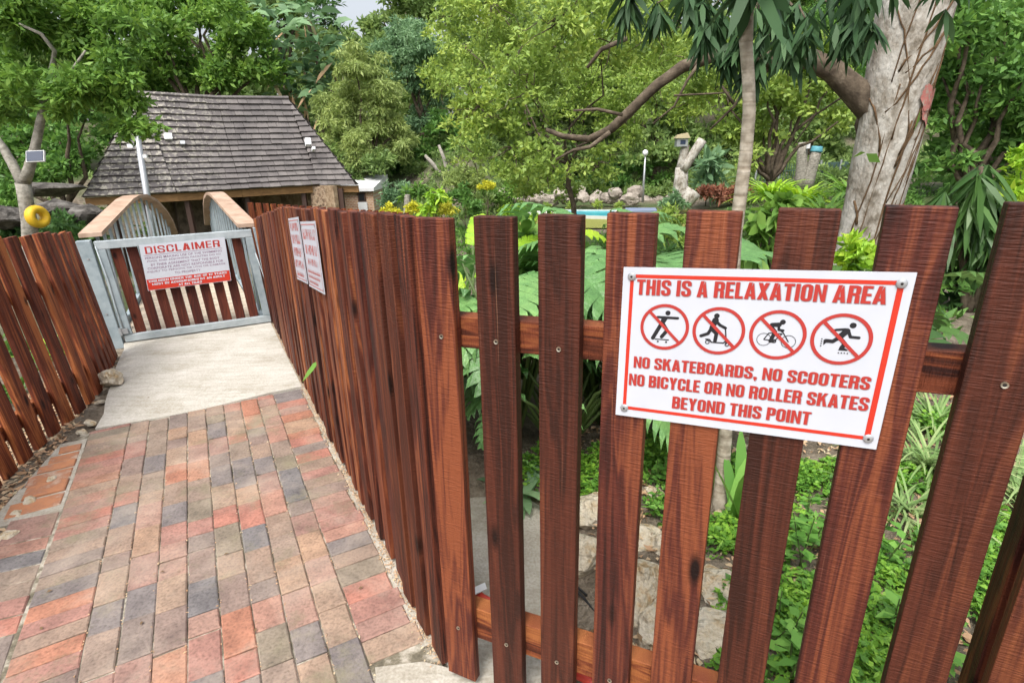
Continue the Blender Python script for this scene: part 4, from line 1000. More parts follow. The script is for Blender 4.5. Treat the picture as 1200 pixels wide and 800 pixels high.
# ================================================================== HOUSE with shingled roof
EZ = 0.5
E0 = at_z(98, 231, EZ); E1 = at_z(207, 226, EZ); E2 = at_z(283, 221.5, EZ); E3 = at_z(375, 216.5, EZ); E4 = at_z(418, 216.5, EZ)
E4 = Vector((E4.x, E4.y, EZ)); R0 = at_d(160, 110, 22.2); R1 = at_d(338, 116, 22.6)
RM = R0.lerp(R1, 0.5) - Vector((0, 0, .05))
hc = (E0 + E1 + E2 + E3 + E4) / 5
hs_ = root('house', 'low brown house with a steep grey shingled hip roof beyond the bridge', 'house', (RM.x, RM.y, h(RM.x, RM.y)))
def roof_face(mb, e0, e1, r0, r1, n, wsh=0.3, concave=0.0):
    nrm = (e1 - e0).cross(((r0 + r1) / 2) - e0).normalized()
    if nrm.z < 0: nrm = -nrm
    def Q(u, v): return e0.lerp(e1, u).lerp(r0.lerp(r1, u), v) - nrm * concave * math.sin(math.pi * v)
    for i in range(n):
        v0 = i / n - 0.004; v1 = min(1.0, (i + 1) / n + 0.014)
        L = (Q(1, v0) - Q(0, v0)).length; k = max(1, int(L / wsh)); cuts = [0] + sorted([(j + random.uniform(-.3, .3)) / k for j in range(1, k)]) + [1]
        for a, b in zip(cuts, cuts[1:]):
            g = 0.004 / max(L, 0.1); a2, b2 = a + g, b - g
            if b2 <= a2: continue
            jj = random.uniform(-0.007, 0.007); lift = nrm * (0.085 + random.uniform(-.010, .010))
            p = [Q(a2, v0 + jj * .4), Q(b2, v0 + jj * .4), Q(b2, v1), Q(a2, v1)]
            mb.add([p[0] + lift, p[1] + lift, p[2] + nrm * .006, p[3] + nrm * .006, p[0] - nrm * .01, p[1] - nrm * .01], [(0, 1, 2, 3), (4, 5, 1, 0)])
mb = MB(); NC = 16
roof_face(mb, E0, E1, R0, R0.lerp(R1, 0.02), NC, concave=0.05); roof_face(mb, E1, E2, R0.lerp(R1, 0.02), RM, NC, concave=0.15); roof_face(mb, E2, E3, RM, R1, NC, concave=0.15); roof_face(mb, E3, E4, R1, R1, NC, concave=0.05)
axis = (R1 - R0); axis.z = 0; axis.normalize(); perp = Vector((-axis.y, axis.x, 0))
def mirror(e):
    d = (e - R0); d.z = 0; k = d.dot(perp); q = e - perp * 2 * k; q.z = e.z; return q
B0, B1, B3 = mirror(E0), mirror(E1), mirror(E3)
roof_face(mb, B3, B1, R1, R0, 10); roof_face(mb, B1, E0, R0, R0, 10); roof_face(mb, E4, B3, R1, R1, 10)
rf = mb.build('roof', M['shingle'], hs_)
mb = MB(); mb.tube([R0 + Vector((0, 0, .03)), RM + Vector((0, 0, .02)), R1 + Vector((0, 0, .03))], 0.07, 6); mb.build('ridge_cap', M['shingle'], rf)
def fascia(a, b, drop=0.22, th=0.05, inn=0.06):
    nrm = Vector(((b - a).y, -(b - a).x, 0)).normalized(); mb = MB()
    a2 = a - nrm * inn - Vector((0, 0, 0.03)); b2 = b - nrm * inn - Vector((0, 0, 0.03))
    mb.hexa([a2 - Vector((0, 0, drop)), b2 - Vector((0, 0, drop)), b2 - nrm * th - Vector((0, 0, drop)), a2 - nrm * th - Vector((0, 0, drop)), a2, b2, b2 - nrm * th, a2 - nrm * th])
    return mb
for a, b in ((E0, E1), (E1, E2), (E2, E3), (E3, E4)):
    fascia(a, b).build('fascia_beam', M['beam'], hs_)
def inset(e, k):
    d = RM - e; d.z = 0; return e + d.normalized() * k
def wall(a, b, z0, z1, m, nm, th=0.15):
    n_ = Vector(((b - a).y, -(b - a).x, 0)).normalized(); mb = MB(); a = Vector((a.x, a.y, 0)); b = Vector((b.x, b.y, 0))
    mb.hexa([a + Vector((0, 0, z0)), b + Vector((0, 0, z0)), b - n_ * th + Vector((0, 0, z0)), a - n_ * th + Vector((0, 0, z0)), a + Vector((0, 0, z1)), b + Vector((0, 0, z1)), b - n_ * th + Vector((0, 0, z1)), a - n_ * th + Vector((0, 0, z1))])
    return mb.build(nm, m, hs_)
fz = -1.9
I0, I1, I3 = inset(E0, 2.4), inset(E1, 3.0), inset(E3, 2.7)
wall(I0, I1, fz, EZ + .9, M['eave_shade_stone'], 'wall'); wall(I1, I3, fz, EZ + .9, M['eave_shade_stone'], 'wall')  # walls beneath the eaves, coloured darker to imitate shade
wall(inset(B1, 1.0), inset(E0, 1.6), fz, EZ + .3, M['stone_wall'], 'wall'); wall(inset(B3, 1.0), inset(B1, 1.0), fz, EZ + .3, M['stone_wall'], 'wall')
Sw0 = E3.lerp(E4, 0.10); Sw0 = inset(Sw0, 0.5); Sw1 = inset(E3.lerp(E4, 0.62), 0.55)
wall(Sw0, Sw1, fz, EZ - .05, M['face_brick_dark'], 'wall')
wall(inset(E4, 0.7), inset(B3, 1.0), fz, EZ - .02, M['stone_wall'], 'wall')
for a, k in ((E0, .12), (E0, .5), (E1, .0), (E2, .1), (E3, -0.12)):
    base_ = inset(E3.lerp(E2, 0.10) if k == -0.12 else (a.lerp(E1, k) if a is E0 else (a.lerp(E2, k) if a is E1 else a.lerp(E3, k))), 0.35)
    mb = MB(); mb.box(Vector((base_.x - .07, base_.y - .07, fz)), (.14, 0, 0), (0, .14, 0), (0, 0, EZ - .25 - fz)); mb.build('post', M['dark_wood'], hs_)
# dark doors, notices, wall pipe
def onwall(a, b, u0, u1, z0, z1, m, nm, off=0.03):
    n_ = Vector(((b - a).y, -(b - a).x, 0)).normalized(); p = a.lerp(b, u0) + n_ * off; q = a.lerp(b, u1) + n_ * off; mb = MB()
    p = Vector((p.x, p.y, 0)); q = Vector((q.x, q.y, 0)); t_ = n_ * -0.028
    mb.hexa([p + Vector((0, 0, z0)), q + Vector((0, 0, z0)), q + t_ + Vector((0, 0, z0)), p + t_ + Vector((0, 0, z0)), p + Vector((0, 0, z1)), q + Vector((0, 0, z1)), q + t_ + Vector((0, 0, z1)), p + t_ + Vector((0, 0, z1))])
    return mb.build(nm, m, hs_)
onwall(I1, I3, 0.64, 0.69, -.55, .05, M['white_paint'], 'notice'); onwall(I1, I3, 0.72, 0.75, -.45, -.1, M['white_paint'], 'notice')
onwall(I1, I3, 0.18, 0.5, -1.8, -.02, M['glass_dark'], 'window'); onwall(I1, I3, 0.86, 0.97, -1.9, .15, M['dark_wood'], 'door')
dp = E3.lerp(E4, 0.62); dp = inset(dp, 0.35)
mb = MB(); mb.tube([dp + Vector((0.15, 0, -.12)), dp + Vector((0, 0, -.3)), Vector((dp.x, dp.y, fz))], 0.045, 8); mb.build('downpipe', M['white_paint'], hs_, smooth=True)
d0 = inset(E3.lerp(E4, 0.66), .5); d1 = inset(E3.lerp(E4, 0.98), .5); wall(d0, d1, fz, EZ - .12, M['dark_wood'], 'door', .08)
# skylights and vents
def roof_box(x, y, dist, sx_, sy_, m, nm):
    c = at_d(x, y, dist); ax = (E3 - E1).normalized(); up = (RM - E2.lerp(E1, .2)).normalized(); n_ = ax.cross(up).normalized()
    mb = MB(); mb.box(c - ax * sx_ / 2 - up * sy_ / 2 - n_ * .12, ax * sx_, up * sy_, n_ * .16); mb.build(nm, m, rf)
def roof_dist(y): return 20.5 + (226 - y) / 116 * 1.75
roof_box(197, 160, roof_dist(160), .22, .20, M['white_paint'], 'skylight'); roof_box(214, 167.5, roof_dist(167), .13, .11, M['steel'], 'vent')
roof_box(361, 166, 21.35, .18, .24, M['white_paint'], 'skylight'); roof_box(367.5, 174, 21.1, .10, .10, M['white_paint'], 'vent')
# annex with a white sheet roof
AY = 22.0
ax0, ax1 = at_y(415, 236, AY), at_y(438, 236, AY)
an = root('annex', 'small brick annex with white sheet roof at the right end of the house', 'building', (ax0.x, AY, h(ax0.x, AY)))
mb = MB(); zt = at_y(425, 224, AY).z; mb.box((ax0.x - .5, AY, -1.9), (ax1.x - ax0.x + .5, 0, 0), (0, 2.5, 0), (0, 0, zt + 1.9)); mb.build('wall', M['face_brick'], an)
mb = MB(); zr = at_y(425, 213.5, AY).z; mb.hexa([Vector((ax0.x - .6, AY - .15, zt)), Vector((ax1.x + .08, AY - .15, zt)), Vector((ax1.x + .08, AY + 2.6, zt)), Vector((ax0.x - .6, AY + 2.6, zt)),
      Vector((ax0.x - .6, AY - .15, zt + .10)), Vector((ax1.x + .08, AY - .15, zt + .12)), Vector((ax1.x + .08, AY + 2.6, zr + .15)), Vector((ax0.x - .6, AY + 2.6, zr + .15))]); mb.build('roof', M['white_paint'], an)
wx0, wx1 = at_y(419.5, 230, AY), at_y(428.5, 230, AY); z0 = at_y(424, 236.5, AY).z; z1 = at_y(424, 224.8, AY).z
mb = MB(); mb.box((wx0.x, AY - .05, z0), (wx1.x - wx0.x, 0, 0), (0, .06, 0), (0, 0, z1 - z0 - .02)); wn = mb.build('window', M['dark_wood'], an)
mb = MB(); mb.box((wx0.x + .05, AY - .06, z0 + .05), (wx1.x - wx0.x - .1, 0, 0), (0, .02, 0), (0, 0, z1 - z0 - .12)); mb.build('pane', M['glass_dark'], wn)
mb = MB(); q0 = at_y(420, 245, AY - .1); mb.box((q0.x, AY - .08, at_y(424, 250, AY).z), (.34, 0, 0), (0, .07, 0), (0, 0, .42)); mb.build('meter_box', M['white_paint'], an)
# ---- light pole before the house
lp0 = at_d(176, 250, 13.0); lp1 = at_d(160, 155, 13.0)
r_ = root('lamp_post', 'slim pale lamp pole rising in front of the shingled roof', 'lamp post', (lp0.x, lp0.y, h(lp0.x, lp0.y)))
mb = MB(); dirp = (lp0 - lp1).normalized(); mb.tube([lp1, lp1 + dirp * ((lp1.z - h(lp0.x, lp0.y) + .1) / -dirp.z)], [.05, .075], 8); mb.build('pole', M['steel'], r_, smooth=True)
mb = MB(); q = lp1 - dirp * -.15; mb.box(q + Vector((-.30, -.06, .0)), (.26, 0, .02), (0, .14, 0), (0, 0, .06)); mb.build('lamp_head', M['solar'], r_)
mb = MB(); mb.box(q + Vector((-.16, -.10, -.12)), (.1, 0, 0), (0, .06, 0), (0, 0, .07)); mb.box(q + Vector((.07, -.08, -.30)), (.07, 0, 0), (0, .05, 0), (0, 0, .06)); mb.build('bracket', M['white_paint'], r_)
# ---- second picket fence, beyond the bridge
f0 = at_d(292, 250, 11.0); f1 = at_d(474, 252, 11.5)
bf = root('picket_fence', 'distant brown picket fence in front of the house, seen above the path fence', 'fence', (f0.x, f0.y, h(f0.x, f0.y)))
n_p = 24; pk4 = None; fd_ = (f1 - f0); fd_.z = 0; fdn = fd_.normalized()
for i in range(n_p):
    q = i / (n_p - 1); base_ = Vector((f0.x, f0.y, 0)) + fd_ * q; zt = at_d(292 + 182 * q, 237.5 + 12 * q, 11 + .5 * q).z
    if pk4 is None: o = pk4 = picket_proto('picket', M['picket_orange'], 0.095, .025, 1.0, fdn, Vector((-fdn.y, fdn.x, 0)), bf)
    else: o = pk4.copy(); COL.objects.link(o); o.parent = bf
    zb = h(base_.x, base_.y) - .05; o.location = Vector((base_.x, base_.y, zb)) - ORG[bf.name]; o.scale = (1, 1, zt - zb); ORG[o.name] = Vector((0, 0, 0))
for dz in (.15, .9):
    mb = MB(); up = Vector((0, 0, .08)); nb = Vector((-fdn.y, fdn.x, 0))
    a = Vector((f0.x, f0.y, at_d(292, 237.5, 11).z - dz - .08)) + nb * .03; b = Vector((f1.x, f1.y, at_d(474, 249.5, 11.5).z - dz - .08)) + nb * .03
    mb.hexa([a, b, b + nb * .04, a + nb * .04, a + up, b + up, b + nb * .04 + up, a + nb * .04 + up]); mb.build('rail', M['rail'], bf)

# ================================================================== ROCKS
def rock(name, label, cat, c, r, m, group=None, seed=None, flat=0.7, cuts=9, loc_z=None):
    bm = bmesh.new(); bmesh.ops.create_icosphere(bm, subdivisions=4 if max(r) < .3 else 3, radius=1.0)
    pl = []
    for _ in range(cuts):
        n_ = Vector((random.gauss(0, 1), random.gauss(0, 1), random.gauss(0, 1))).normalized(); pl.append((n_, random.uniform(.55, .85)))
    ph = [random.uniform(0, 6) for _ in range(3)]
    for v in bm.verts:
        for n_, d in pl:
            k = v.co.dot(n_) - d
            if k > 0: v.co -= n_ * k * 0.93
        nn_ = mnoise.fractal(v.co * 2.2 + Vector((ph[0] * 9, ph[1] * 5, ph[2])), 1.0, 2.1, 5)
        v.co *= 1 + .10 * nn_
        v.co *= 1 + .045 * math.sin(v.co.x * 7 + ph[0]) * math.sin(v.co.y * 6 + ph[1]) + .025 * math.sin(v.co.z * 13 + ph[2])
        v.co = Vector((v.co.x * r[0], v.co.y * r[1], v.co.z * r[2]))
    me = bpy.data.meshes.new(name); bm.to_mesh(me); bm.free(); me.materials.append(m)
    o = bpy.data.objects.new(name, me); COL.objects.link(o); o.location = c; o.rotation_euler = (random.uniform(-.2, .2), random.uniform(-.2, .2), random.uniform(0, 6))
    tag(o, label, cat, group); return o
# edging rocks behind the front fence
edge = [(650, 590, .11, 'pale edging rock beside the clover seen behind the third picket'), (690, 600, .13, 'white topped rock between the third and fourth pickets'), (685, 648, .14, 'ochre layered rock low between the third and fourth pickets'), (790, 645, .15, 'white edging rock under the sign between two pickets'),
        (745, 700, .17, 'brown fissured rock behind the lower part of the fourth picket'), (775, 735, .15, 'mossy split rock above the lower rail'), (845, 695, .17, 'pale angular rock beside the bright ground cover'), (835, 762, .15, 'lichen stained rock at the bottom behind the fence'), (755, 640, .12, 'tan edging rock hidden behind the fourth picket'),
        (765, 585, .09, 'small beige stone among the plants below the sign'), (735, 580, .08, 'flat grey stone under the big cut leaves')]
for x, y, r, lab in edge:
    p = at_z(x, y, .06); r *= .92; rock('rock', lab, 'rock', (p.x, p.y, .03 + r * .25), (r, r * random.uniform(.75, 1.0), r * random.uniform(.7, .95)), M['rock'])
p = at_z(128, 447, .03); rock('rock', 'tan block of stone at the left edge of the concrete slab', 'rock', (p.x, p.y, .055), (.13, .09, .085), M['rock'], cuts=14)
for x, y, r in ((35, 585, .05), (20, 600, .045), (95, 505, .04), (105, 495, .05), (60, 560, .035), (10, 625, .05), (118, 470, .04)):
    p = at_z(x, y, 0); rock('rubble_stone', 'small pale rubble stone on the dirt strip by the left fence', 'stone', (p.x, p.y, -.005), (r, r * .8, r * .4), M['rock'], 'rubble stones along the left fence')
# rock ledge beyond the left fence
for x, y, Y, r, lab in ((78, 246, 12.5, (.7, .5, .26), 'broad grey rock ledge behind the yellow ring'), (106, 252, 12.2, (.5, .5, .3), 'dark rock ledge left of the arched bridge'), (60, 222, 15.5, (.9, .6, .22), 'long sloping rock shelf below the trees left of the house'), (5, 256, 11.5, (.5, .5, .3), 'dark rock at the far left behind the forked tree')):
    p = at_y(x, y, Y); rock('ledge_rock', lab, 'rock', p, r, M['rock_dark'], cuts=18)
tree('bush', 'dark shrub mass under the rock ledge behind the left fence', 'bush', [(10, 280, 26), (45, 278, 24), (80, 272, 22), (105, 280, 20), (70, 258, 10), (20, 268, 18)], 11.8, 'lf_dark', .14, .06, cover=.9, tr=.03)
tree('bush', 'dark green shrub bank above the rock ledge left of the house', 'bush', [(10, 225, 22), (62, 200, 18), (80, 195, 14), (40, 205, 20), (5, 245, 14), (55, 212, 8)], 16.5, 'lf_mid', .18, .08, cover=.9, tr=.04)
# low rock wall by the pool
k = 0
PZ = h(3, 22)
for i in range(22):
    x = 592 + i * 7.2 + random.uniform(-3, 3); Y = 23.6 + random.uniform(-.4, .6)
    y = 241 - 0.02 * (x - 592) + random.uniform(-3, 3) - (8 if i % 3 == 0 else 0)
    p = at_y(x, y - 5, Y); rr = random.uniform(.19, .34)
    rock('pool_rock', 'weathered boulder in the low rock wall beside the pool', 'rock', p, (rr * 1.2, rr, rr * .85), M['rock_far'], 'boulders of the rock wall beside the pool')
for i in range(5):
    x = 726 + i * 15; p = at_y(x, 236 - i * .5, 26.5); rr = random.uniform(.3, .45)
    rock('garden_rock', 'grey boulder in the garden right of the pool wall by the thin lamp post', 'rock', p, (rr * 1.3, rr, rr * .7), M['rock_far'], 'grey boulders near the thin lamp post')

# ================================================================== POOL
pw = -0.78
c = [at_z(648, 253, pw), at_z(714, 255, pw), at_z(722, 247.4, pw), at_z(655, 247.2, pw)]
mb = MB(); 
def ringpoly(cs, k):
    m_ = sum(cs, Vector()) / len(cs); return [m_ + (q - m_) * k for q in cs]
ot = ringpoly(c, 1.06)
mb.add([q + Vector((0, 0, .05)) for q in ot] + [q + Vector((0, 0, .05)) for q in c] + [q - Vector((0, 0, .3)) for q in ot] + [q - Vector((0, 0, .3)) for q in c],
       [(i, (i + 1) % 4, 4 + (i + 1) % 4, 4 + i) for i in range(4)] + [(i, 8 + i, 8 + (i + 1) % 4, (i + 1) % 4) for i in range(4)] + [(4 + i, 4 + (i + 1) % 4, 12 + (i + 1) % 4, 12 + i) for i in range(4)])
pr = root('swimming_pool', 'turquoise swimming pool with pale coping seen between the fence pickets', 'pool', tuple(sum(c, Vector()) / 4))
mb.build('coping', M['pool_tile'], pr)
wb = MB(); wb.add(c, [(0, 1, 2, 3)]); wo_ = wb.build('pool_water', M['water']); kind(wo_, 'structure')
cv = [at_z(732, 247.5, pw + .15), at_z(770, 246.5, pw + .15), at_z(768, 243.5, pw + .15), at_z(733, 243.5, pw + .15)]
mb = MB(); mb.hexa([q - Vector((0, 0, .3)) for q in cv] + cv); tag(mb.build('pool_cover', M['pool_cover']), 'flat blue grey pool cover at the right end of the pool', 'pool cover')
dk = [at_z(575, 252, -.80), at_z(640, 254, -.80), at_z(648, 247.5, -.80), at_z(590, 246.5, -.80)]
mb = MB(); mb.hexa([q - Vector((0, 0, .2)) for q in dk] + dk); kind(mb.build('pool_deck', M['pool_tile']), 'structure')
lw = [at_z(560, 266, -.835), at_z(800, 268, -.835), at_z(850, 246, -.835), at_z(560, 247, -.835)]
mb = MB()
for q in lw: mb.v.append((q.x, q.y, -.835))
mb.f.append((0, 1, 2, 3)); kind(mb.build('lawn', M['lawn']), 'structure')
# thin lamp post, stump sculpture, second stump, mesh fence
def thin_lamp(x, yb, yt, Y, lab, headm):
    b = at_y(x, yb, Y); t = at_y(x, yt, Y); zb = h(b.x, Y); r_ = root('lamp_post', lab, 'lamp post', (b.x, Y, zb))
    mb = MB(); mb.tube([(b.x, Y, zb - .1), (b.x, Y, (zb + t.z) * .5), (b.x + .01, Y, t.z)], [.055, .05, .03], 8); mb.build('pole', M['steel'], r_, smooth=True)
    mb = MB(); mb.tube([(b.x, Y, t.z), (b.x, Y, t.z + .1), (b.x, Y, t.z + .2), (b.x, Y, t.z + .26)], [.06, .12, .11, .03], 10); mb.build('lamp_head', M[headm], r_, smooth=True)
thin_lamp(753, 240, 183, 25.5, 'thin grey lamp post standing behind the pool wall', 'white_paint')
thin_lamp(1007, 215, 176, 20, 'short lamp post beside the mesh fence left of the big trunk', 'white_paint')
def stump(x0, y0, x1, y1, w0, w1, Y, mb, dy=0):
    a = at_y(x0, y0, Y + dy); b = at_y(x1, y1, Y + dy); kk = depth(a) / F
    mb.tube([a.lerp(b, t) for t in (0, .25, .5, .75, 1)], [(w0 + (w1 - w0) * t) * kk / 2 for t in (0, .25, .5, .75, 1)], 10, jit=.07)
Y = 21; b = at_y(797, 246, Y)
r_ = root('tree_stump', 'tall pale forked tree stump with a small house shaped box on top', 'tree stump', (b.x, Y, h(b.x, Y)))
mb = MB(); stump(795, 262, 799, 196, 24, 14, Y, mb); stump(799, 198, 803, 170, 13, 9, Y, mb); stump(800, 200, 823, 164, 11, 11, Y, mb, -.1); stump(797, 245, 813, 224, 16, 19, Y, mb, -.3); mb.build('trunk', M['bark_pale'], r_, smooth=True)
r_ = root('bird_house', 'small grey bird house with dull yellow roof on the pale forked stump', 'bird house', tuple(at_y(800, 172, Y)))
q = at_y(793, 172, Y - .2); kk = depth(q) / F
mb = MB(); mb.box(q, (13 * kk, 0, 0), (0, .3, 0), (0, 0, 9 * kk)); mb.build('box', M['steel'], r_)
mb = MB(); z = Vector((0, 0, 9.2 * kk)); mb.hexa([q + z + Vector((-.06, -.06, 0)), q + z + Vector((15 * kk, -.06, 0)), q + z + Vector((15 * kk, .36, 0)), q + z + Vector((-.06, .36, 0)), q + z + Vector((1 * kk, .1, 4 * kk)), q + z + Vector((13 * kk, .1, 6 * kk)), q + z + Vector((13 * kk, .2, 6 * kk)), q + z + Vector((1 * kk, .2, 4 * kk))]); mb.build('roof', M['dull_yellow'], r_)
mb = MB(); mb.box(q + Vector((4 * kk, -.008, 2.5 * kk)), (6 * kk, 0, 0), (0, .01, 0), (0, 0, 4.5 * kk)); mb.build('opening', M['solar'], r_)
Y = 19; b = at_y(945, 208, Y)
r_ = root('tree_stump', 'grey forked tree stump with a blue painted top by the mesh fence', 'tree stump', (b.x, Y, h(b.x, Y)))
mb = MB(); stump(938, 222, 941, 167, 15, 10, Y, mb); stump(945, 222, 957, 176, 14, 12, Y, mb, -.1); mb.build('trunk', M['bark_grey'], r_, smooth=True)
mb = MB(); stump(956.5, 178, 958, 171.5, 14, 12, Y, mb, -.1); mb.build('painted_top', M['cloth_blue'], r_, smooth=True)
mb = MB(); stump(947, 174, 948, 166, 4, 4, Y, mb, -.2); mb.build('white_cup', M['white_paint'], r_)
m_, nt_, b_ = mat('green_mesh'); tcn = N(nt_, 'ShaderNodeTexCoord'); b_.inputs['Base Color'].default_value = (.045, .085, .075, 1); b_.inputs['Roughness'].default_value = .7
M['net'] = m_
Y = 21.5; a = at_y(884, 214, Y); b = at_y(1018, 218, Y)
r_ = root('mesh_fence', 'low green mesh fence between thin poles beyond the lime plants', 'fence', (a.x, Y, h(a.x, Y)))
mb = MB(); zt0 = at_y(884, 194, Y).z; zt1 = at_y(1018, 188, Y).z
kx = 0
while kx < 46:
    t = kx / 46; x = a.x + (b.x - a.x) * t; z0 = h(x, Y); z1 = zt0 + (zt1 - zt0) * t
    mb.box((x, Y, z0), (.09 if t > .45 else .02, 0, 0), (0, .015, 0), (0, 0, z1 - z0)); kx += 1
for zz in (.2, .5, .85): mb.hexa([Vector((a.x, Y - .02, zt0 - 1.1 + zz)), Vector((b.x, Y - .02, zt1 - 1.1 + zz)), Vector((b.x, Y - .005, zt1 - 1.1 + zz)), Vector((a.x, Y - .005, zt0 - 1.1 + zz)), Vector((a.x, Y - .02, zt0 - 1.07 + zz)), Vector((b.x, Y - .02, zt1 - 1.07 + zz)), Vector((b.x, Y - .005, zt1 - 1.07 + zz)), Vector((a.x, Y - .005, zt0 - 1.07 + zz))])
mb.build('mesh_panel', M['net'], r_)
for t in (0, .2, .38, .55, .72, .9, 1):
    x = a.x + (b.x - a.x) * t; mb = MB(); mb.tube([(x, Y - .05, h(x, Y) - .1), (x, Y - .05, zt0 + (zt1 - zt0) * t + .08)], .035, 6); mb.build('post', M['steel'], r_)

# ================================================================== NEAR LEFT TREE, ring, solar panel
Y = 8.0
tb = at_y(36, 300, Y)
lt = tree('tree', 'near forked tree with pale trunk and dark glossy leaves at the upper left', 'tree',
          [(15, 20, 45), (70, 12, 50), (125, 32, 42), (25, 95, 42), (95, 62, 35), (138, 78, 36), (112, 122, 40), (62, 128, 20), (148, 148, 24), (176, 152, 16), (0, 60, 35), (95, 100, 34), (0, 130, 26), (165, 118, 10), (50, 45, 30)], Y, 'lf_fresh', .115, .042, cover=.75, trunk=False, base=(36, 300), droop=.35, sub=11, flat=.7)
mb = MB()
def ypts(l, Y, dy=0): return [at_y(x, y, Y + dy * i) for i, (x, y) in enumerate(l)]
kk = depth(at_y(36, 250, Y)) / F
mb.tube([Vector((tb.x, Y, h(tb.x, Y) - .1))] + ypts([(36, 290), (34, 260), (30, 235), (27, 215)], Y), [9.5 * kk, 8.5 * kk, 8 * kk, 7.5 * kk, 8 * kk], 10, jit=.06)
mb.tube(ypts([(27, 217), (34, 198), (42, 170), (50, 130), (52, 108)], Y), [6.5 * kk, 5.5 * kk, 4.8 * kk, 4 * kk, 3.5 * kk], 9, jit=.06)
mb.tube(ypts([(27, 217), (16, 195), (5, 175), (-15, 150)], Y, .1), [6 * kk, 5.2 * kk, 4.6 * kk, 4 * kk], 9, jit=.06)
mb.tube(ypts([(52, 110), (62, 75), (64, 60), (48, 40), (22, 28)], Y, -.1), [3.3 * kk, 2.6 * kk, 2.2 * kk, 1.8 * kk, 1.2 * kk], 7)
mb.tube(ypts([(64, 75), (68, 92), (85, 82), (100, 60)], Y, -.1), [2 * kk, 2.4 * kk, 1.8 * kk, 1. * kk], 7)
mb.tube(ypts([(50, 115), (62, 112), (85, 125), (110, 130)], Y, .1), [1.8 * kk, 1.6 * kk, 1.2 * kk, .8 * kk], 6)
mb.build('trunk', M['bark_grey'], lt, smooth=True)
q = at_y(44, 254, Y - .18); kk = depth(q) / F
bm = bmesh.new(); me = bpy.data.meshes.new('ring_buoy')
mb = MB(); RRm, rr = 8.6 * kk, 4.7 * kk
ax = Vector((.95, -.24, .08)).normalized(); u_ = ax.cross(Vector((0, 0, 1))).normalized(); v_ = u_.cross(ax)
n1, n2 = 28, 12
for i in range(n1):
    a = 2 * math.pi * i / n1; cdir = u_ * math.cos(a) + v_ * math.sin(a)
    for j in range(n2):
        b = 2 * math.pi * j / n2; mb.v.append(tuple(q + cdir * (RRm + rr * math.cos(b)) + ax * rr * 1.3 * math.sin(b)))
for i in range(n1):
    for j in range(n2): mb.f.append((i * n2 + j, ((i + 1) % n1) * n2 + j, ((i + 1) % n1) * n2 + (j + 1) % n2, i * n2 + (j + 1) % n2))
bm.free()
tag(mb.build('ring_buoy', M['yellow'], loc=q, smooth=True), 'bright yellow ring hung on the forked pale tree trunk', 'ring')
q = at_y(41, 183, Y - .25); kk = depth(q) / F
sp = root('solar_panel', 'small solar panel in a white frame on the forked tree', 'solar panel', q)
ex = Vector((1, .1, .02)).normalized(); ey = Vector((0, .35, 1)).normalized(); en = ex.cross(ey)
mb = MB(); mb.box(q - ex * 10 * kk - ey * 6.5 * kk, ex * 20 * kk, ey * 13 * kk, en * -.03); mb.build('frame', M['white_paint'], sp)
mb = MB(); mb.box(q - ex * 9 * kk - ey * 5.6 * kk + en * .002, ex * 18 * kk, ey * 11.2 * kk, en * .006); mb.build('cells', M['solar'], sp)

# ================================================================== BIG WHITE TRUNK TREE (right) with limb and long dark leaves
Y = 6.0
bt_pts = [(1005, 330), (1012, 285), (1022, 240), (1033, 195), (1043, 150), (1052, 105), (1061, 60), (1072, 10), (1080, -40)]
bt_r = [42, 33, 31, 32.5, 33.5, 34.5, 36, 37, 39]
b0 = at_y(1000, 340, Y); kk = depth(at_y(1040, 150, Y)) / F
bt = root('tree', 'large tree with thick pale vine covered trunk at the right', 'tree', (b0.x, Y, h(b0.x, Y)))
mb = MB(); pts = [Vector((b0.x - .08, Y, h(b0.x, Y) - .1))] + [at_y(x, y, Y) for x, y in bt_pts]
mb.tube(pts, [56 * kk] + [r * kk for r in bt_r], 20, jit=.035); trk = mb.build('trunk', M['bark_pale'], bt, smooth=True)
mb = MB()
lim = [(1052, 160), (1025, 128), (1000, 105), (975, 82), (950, 70), (925, 66), (900, 70), (865, 58), (830, 68), (800, 78), (770, 100), (740, 128), (715, 152), (690, 163), (660, 160), (640, 152)]
lr = [24, 17, 15, 13, 12, 10.5, 9, 8, 7.5, 7, 6.5, 6, 5.5, 4.5, 3.5, 2.5]
mb.tube([at_y(x, y, Y + .05 * i) for i, (x, y) in enumerate(lim)], [r * kk for r in lr], 10, jit=.09)
mb.tube([at_y(x, y, Y + .35 + .04 * i) for i, (x, y) in enumerate([(1015, 165), (1012, 145), (1018, 128)])], [9 * kk, 10 * kk, 10 * kk], 9, jit=.08)
for l_, r_0 in (([(715, 155), (692, 172), (672, 176), (652, 187)], 3), ([(930, 68), (905, 78), (880, 95), (860, 125), (832, 152)], 4), ([(860, 122), (845, 100), (855, 70)], 2), ([(818, 76), (805, 95), (790, 125), (765, 145)], 2), ([(730, 135), (700, 128), (672, 130)], 2.2), ([(735, 45), (705, 58), (688, 80)], 3), ([(1030, 92), (990, 112), (955, 135), (930, 170)], 1.6), ([(790, 112), (830, 110), (870, 108)], 1.3)):
    mb.tube([at_y(x, y, Y + .3 + .05 * i) for i, (x, y) in enumerate(l_)], [r_0 * kk * (1 - .18 * i) for i in range(len(l_))], 7, jit=.08)
mb.build('limb', M['bark_brown'], bt, smooth=True)
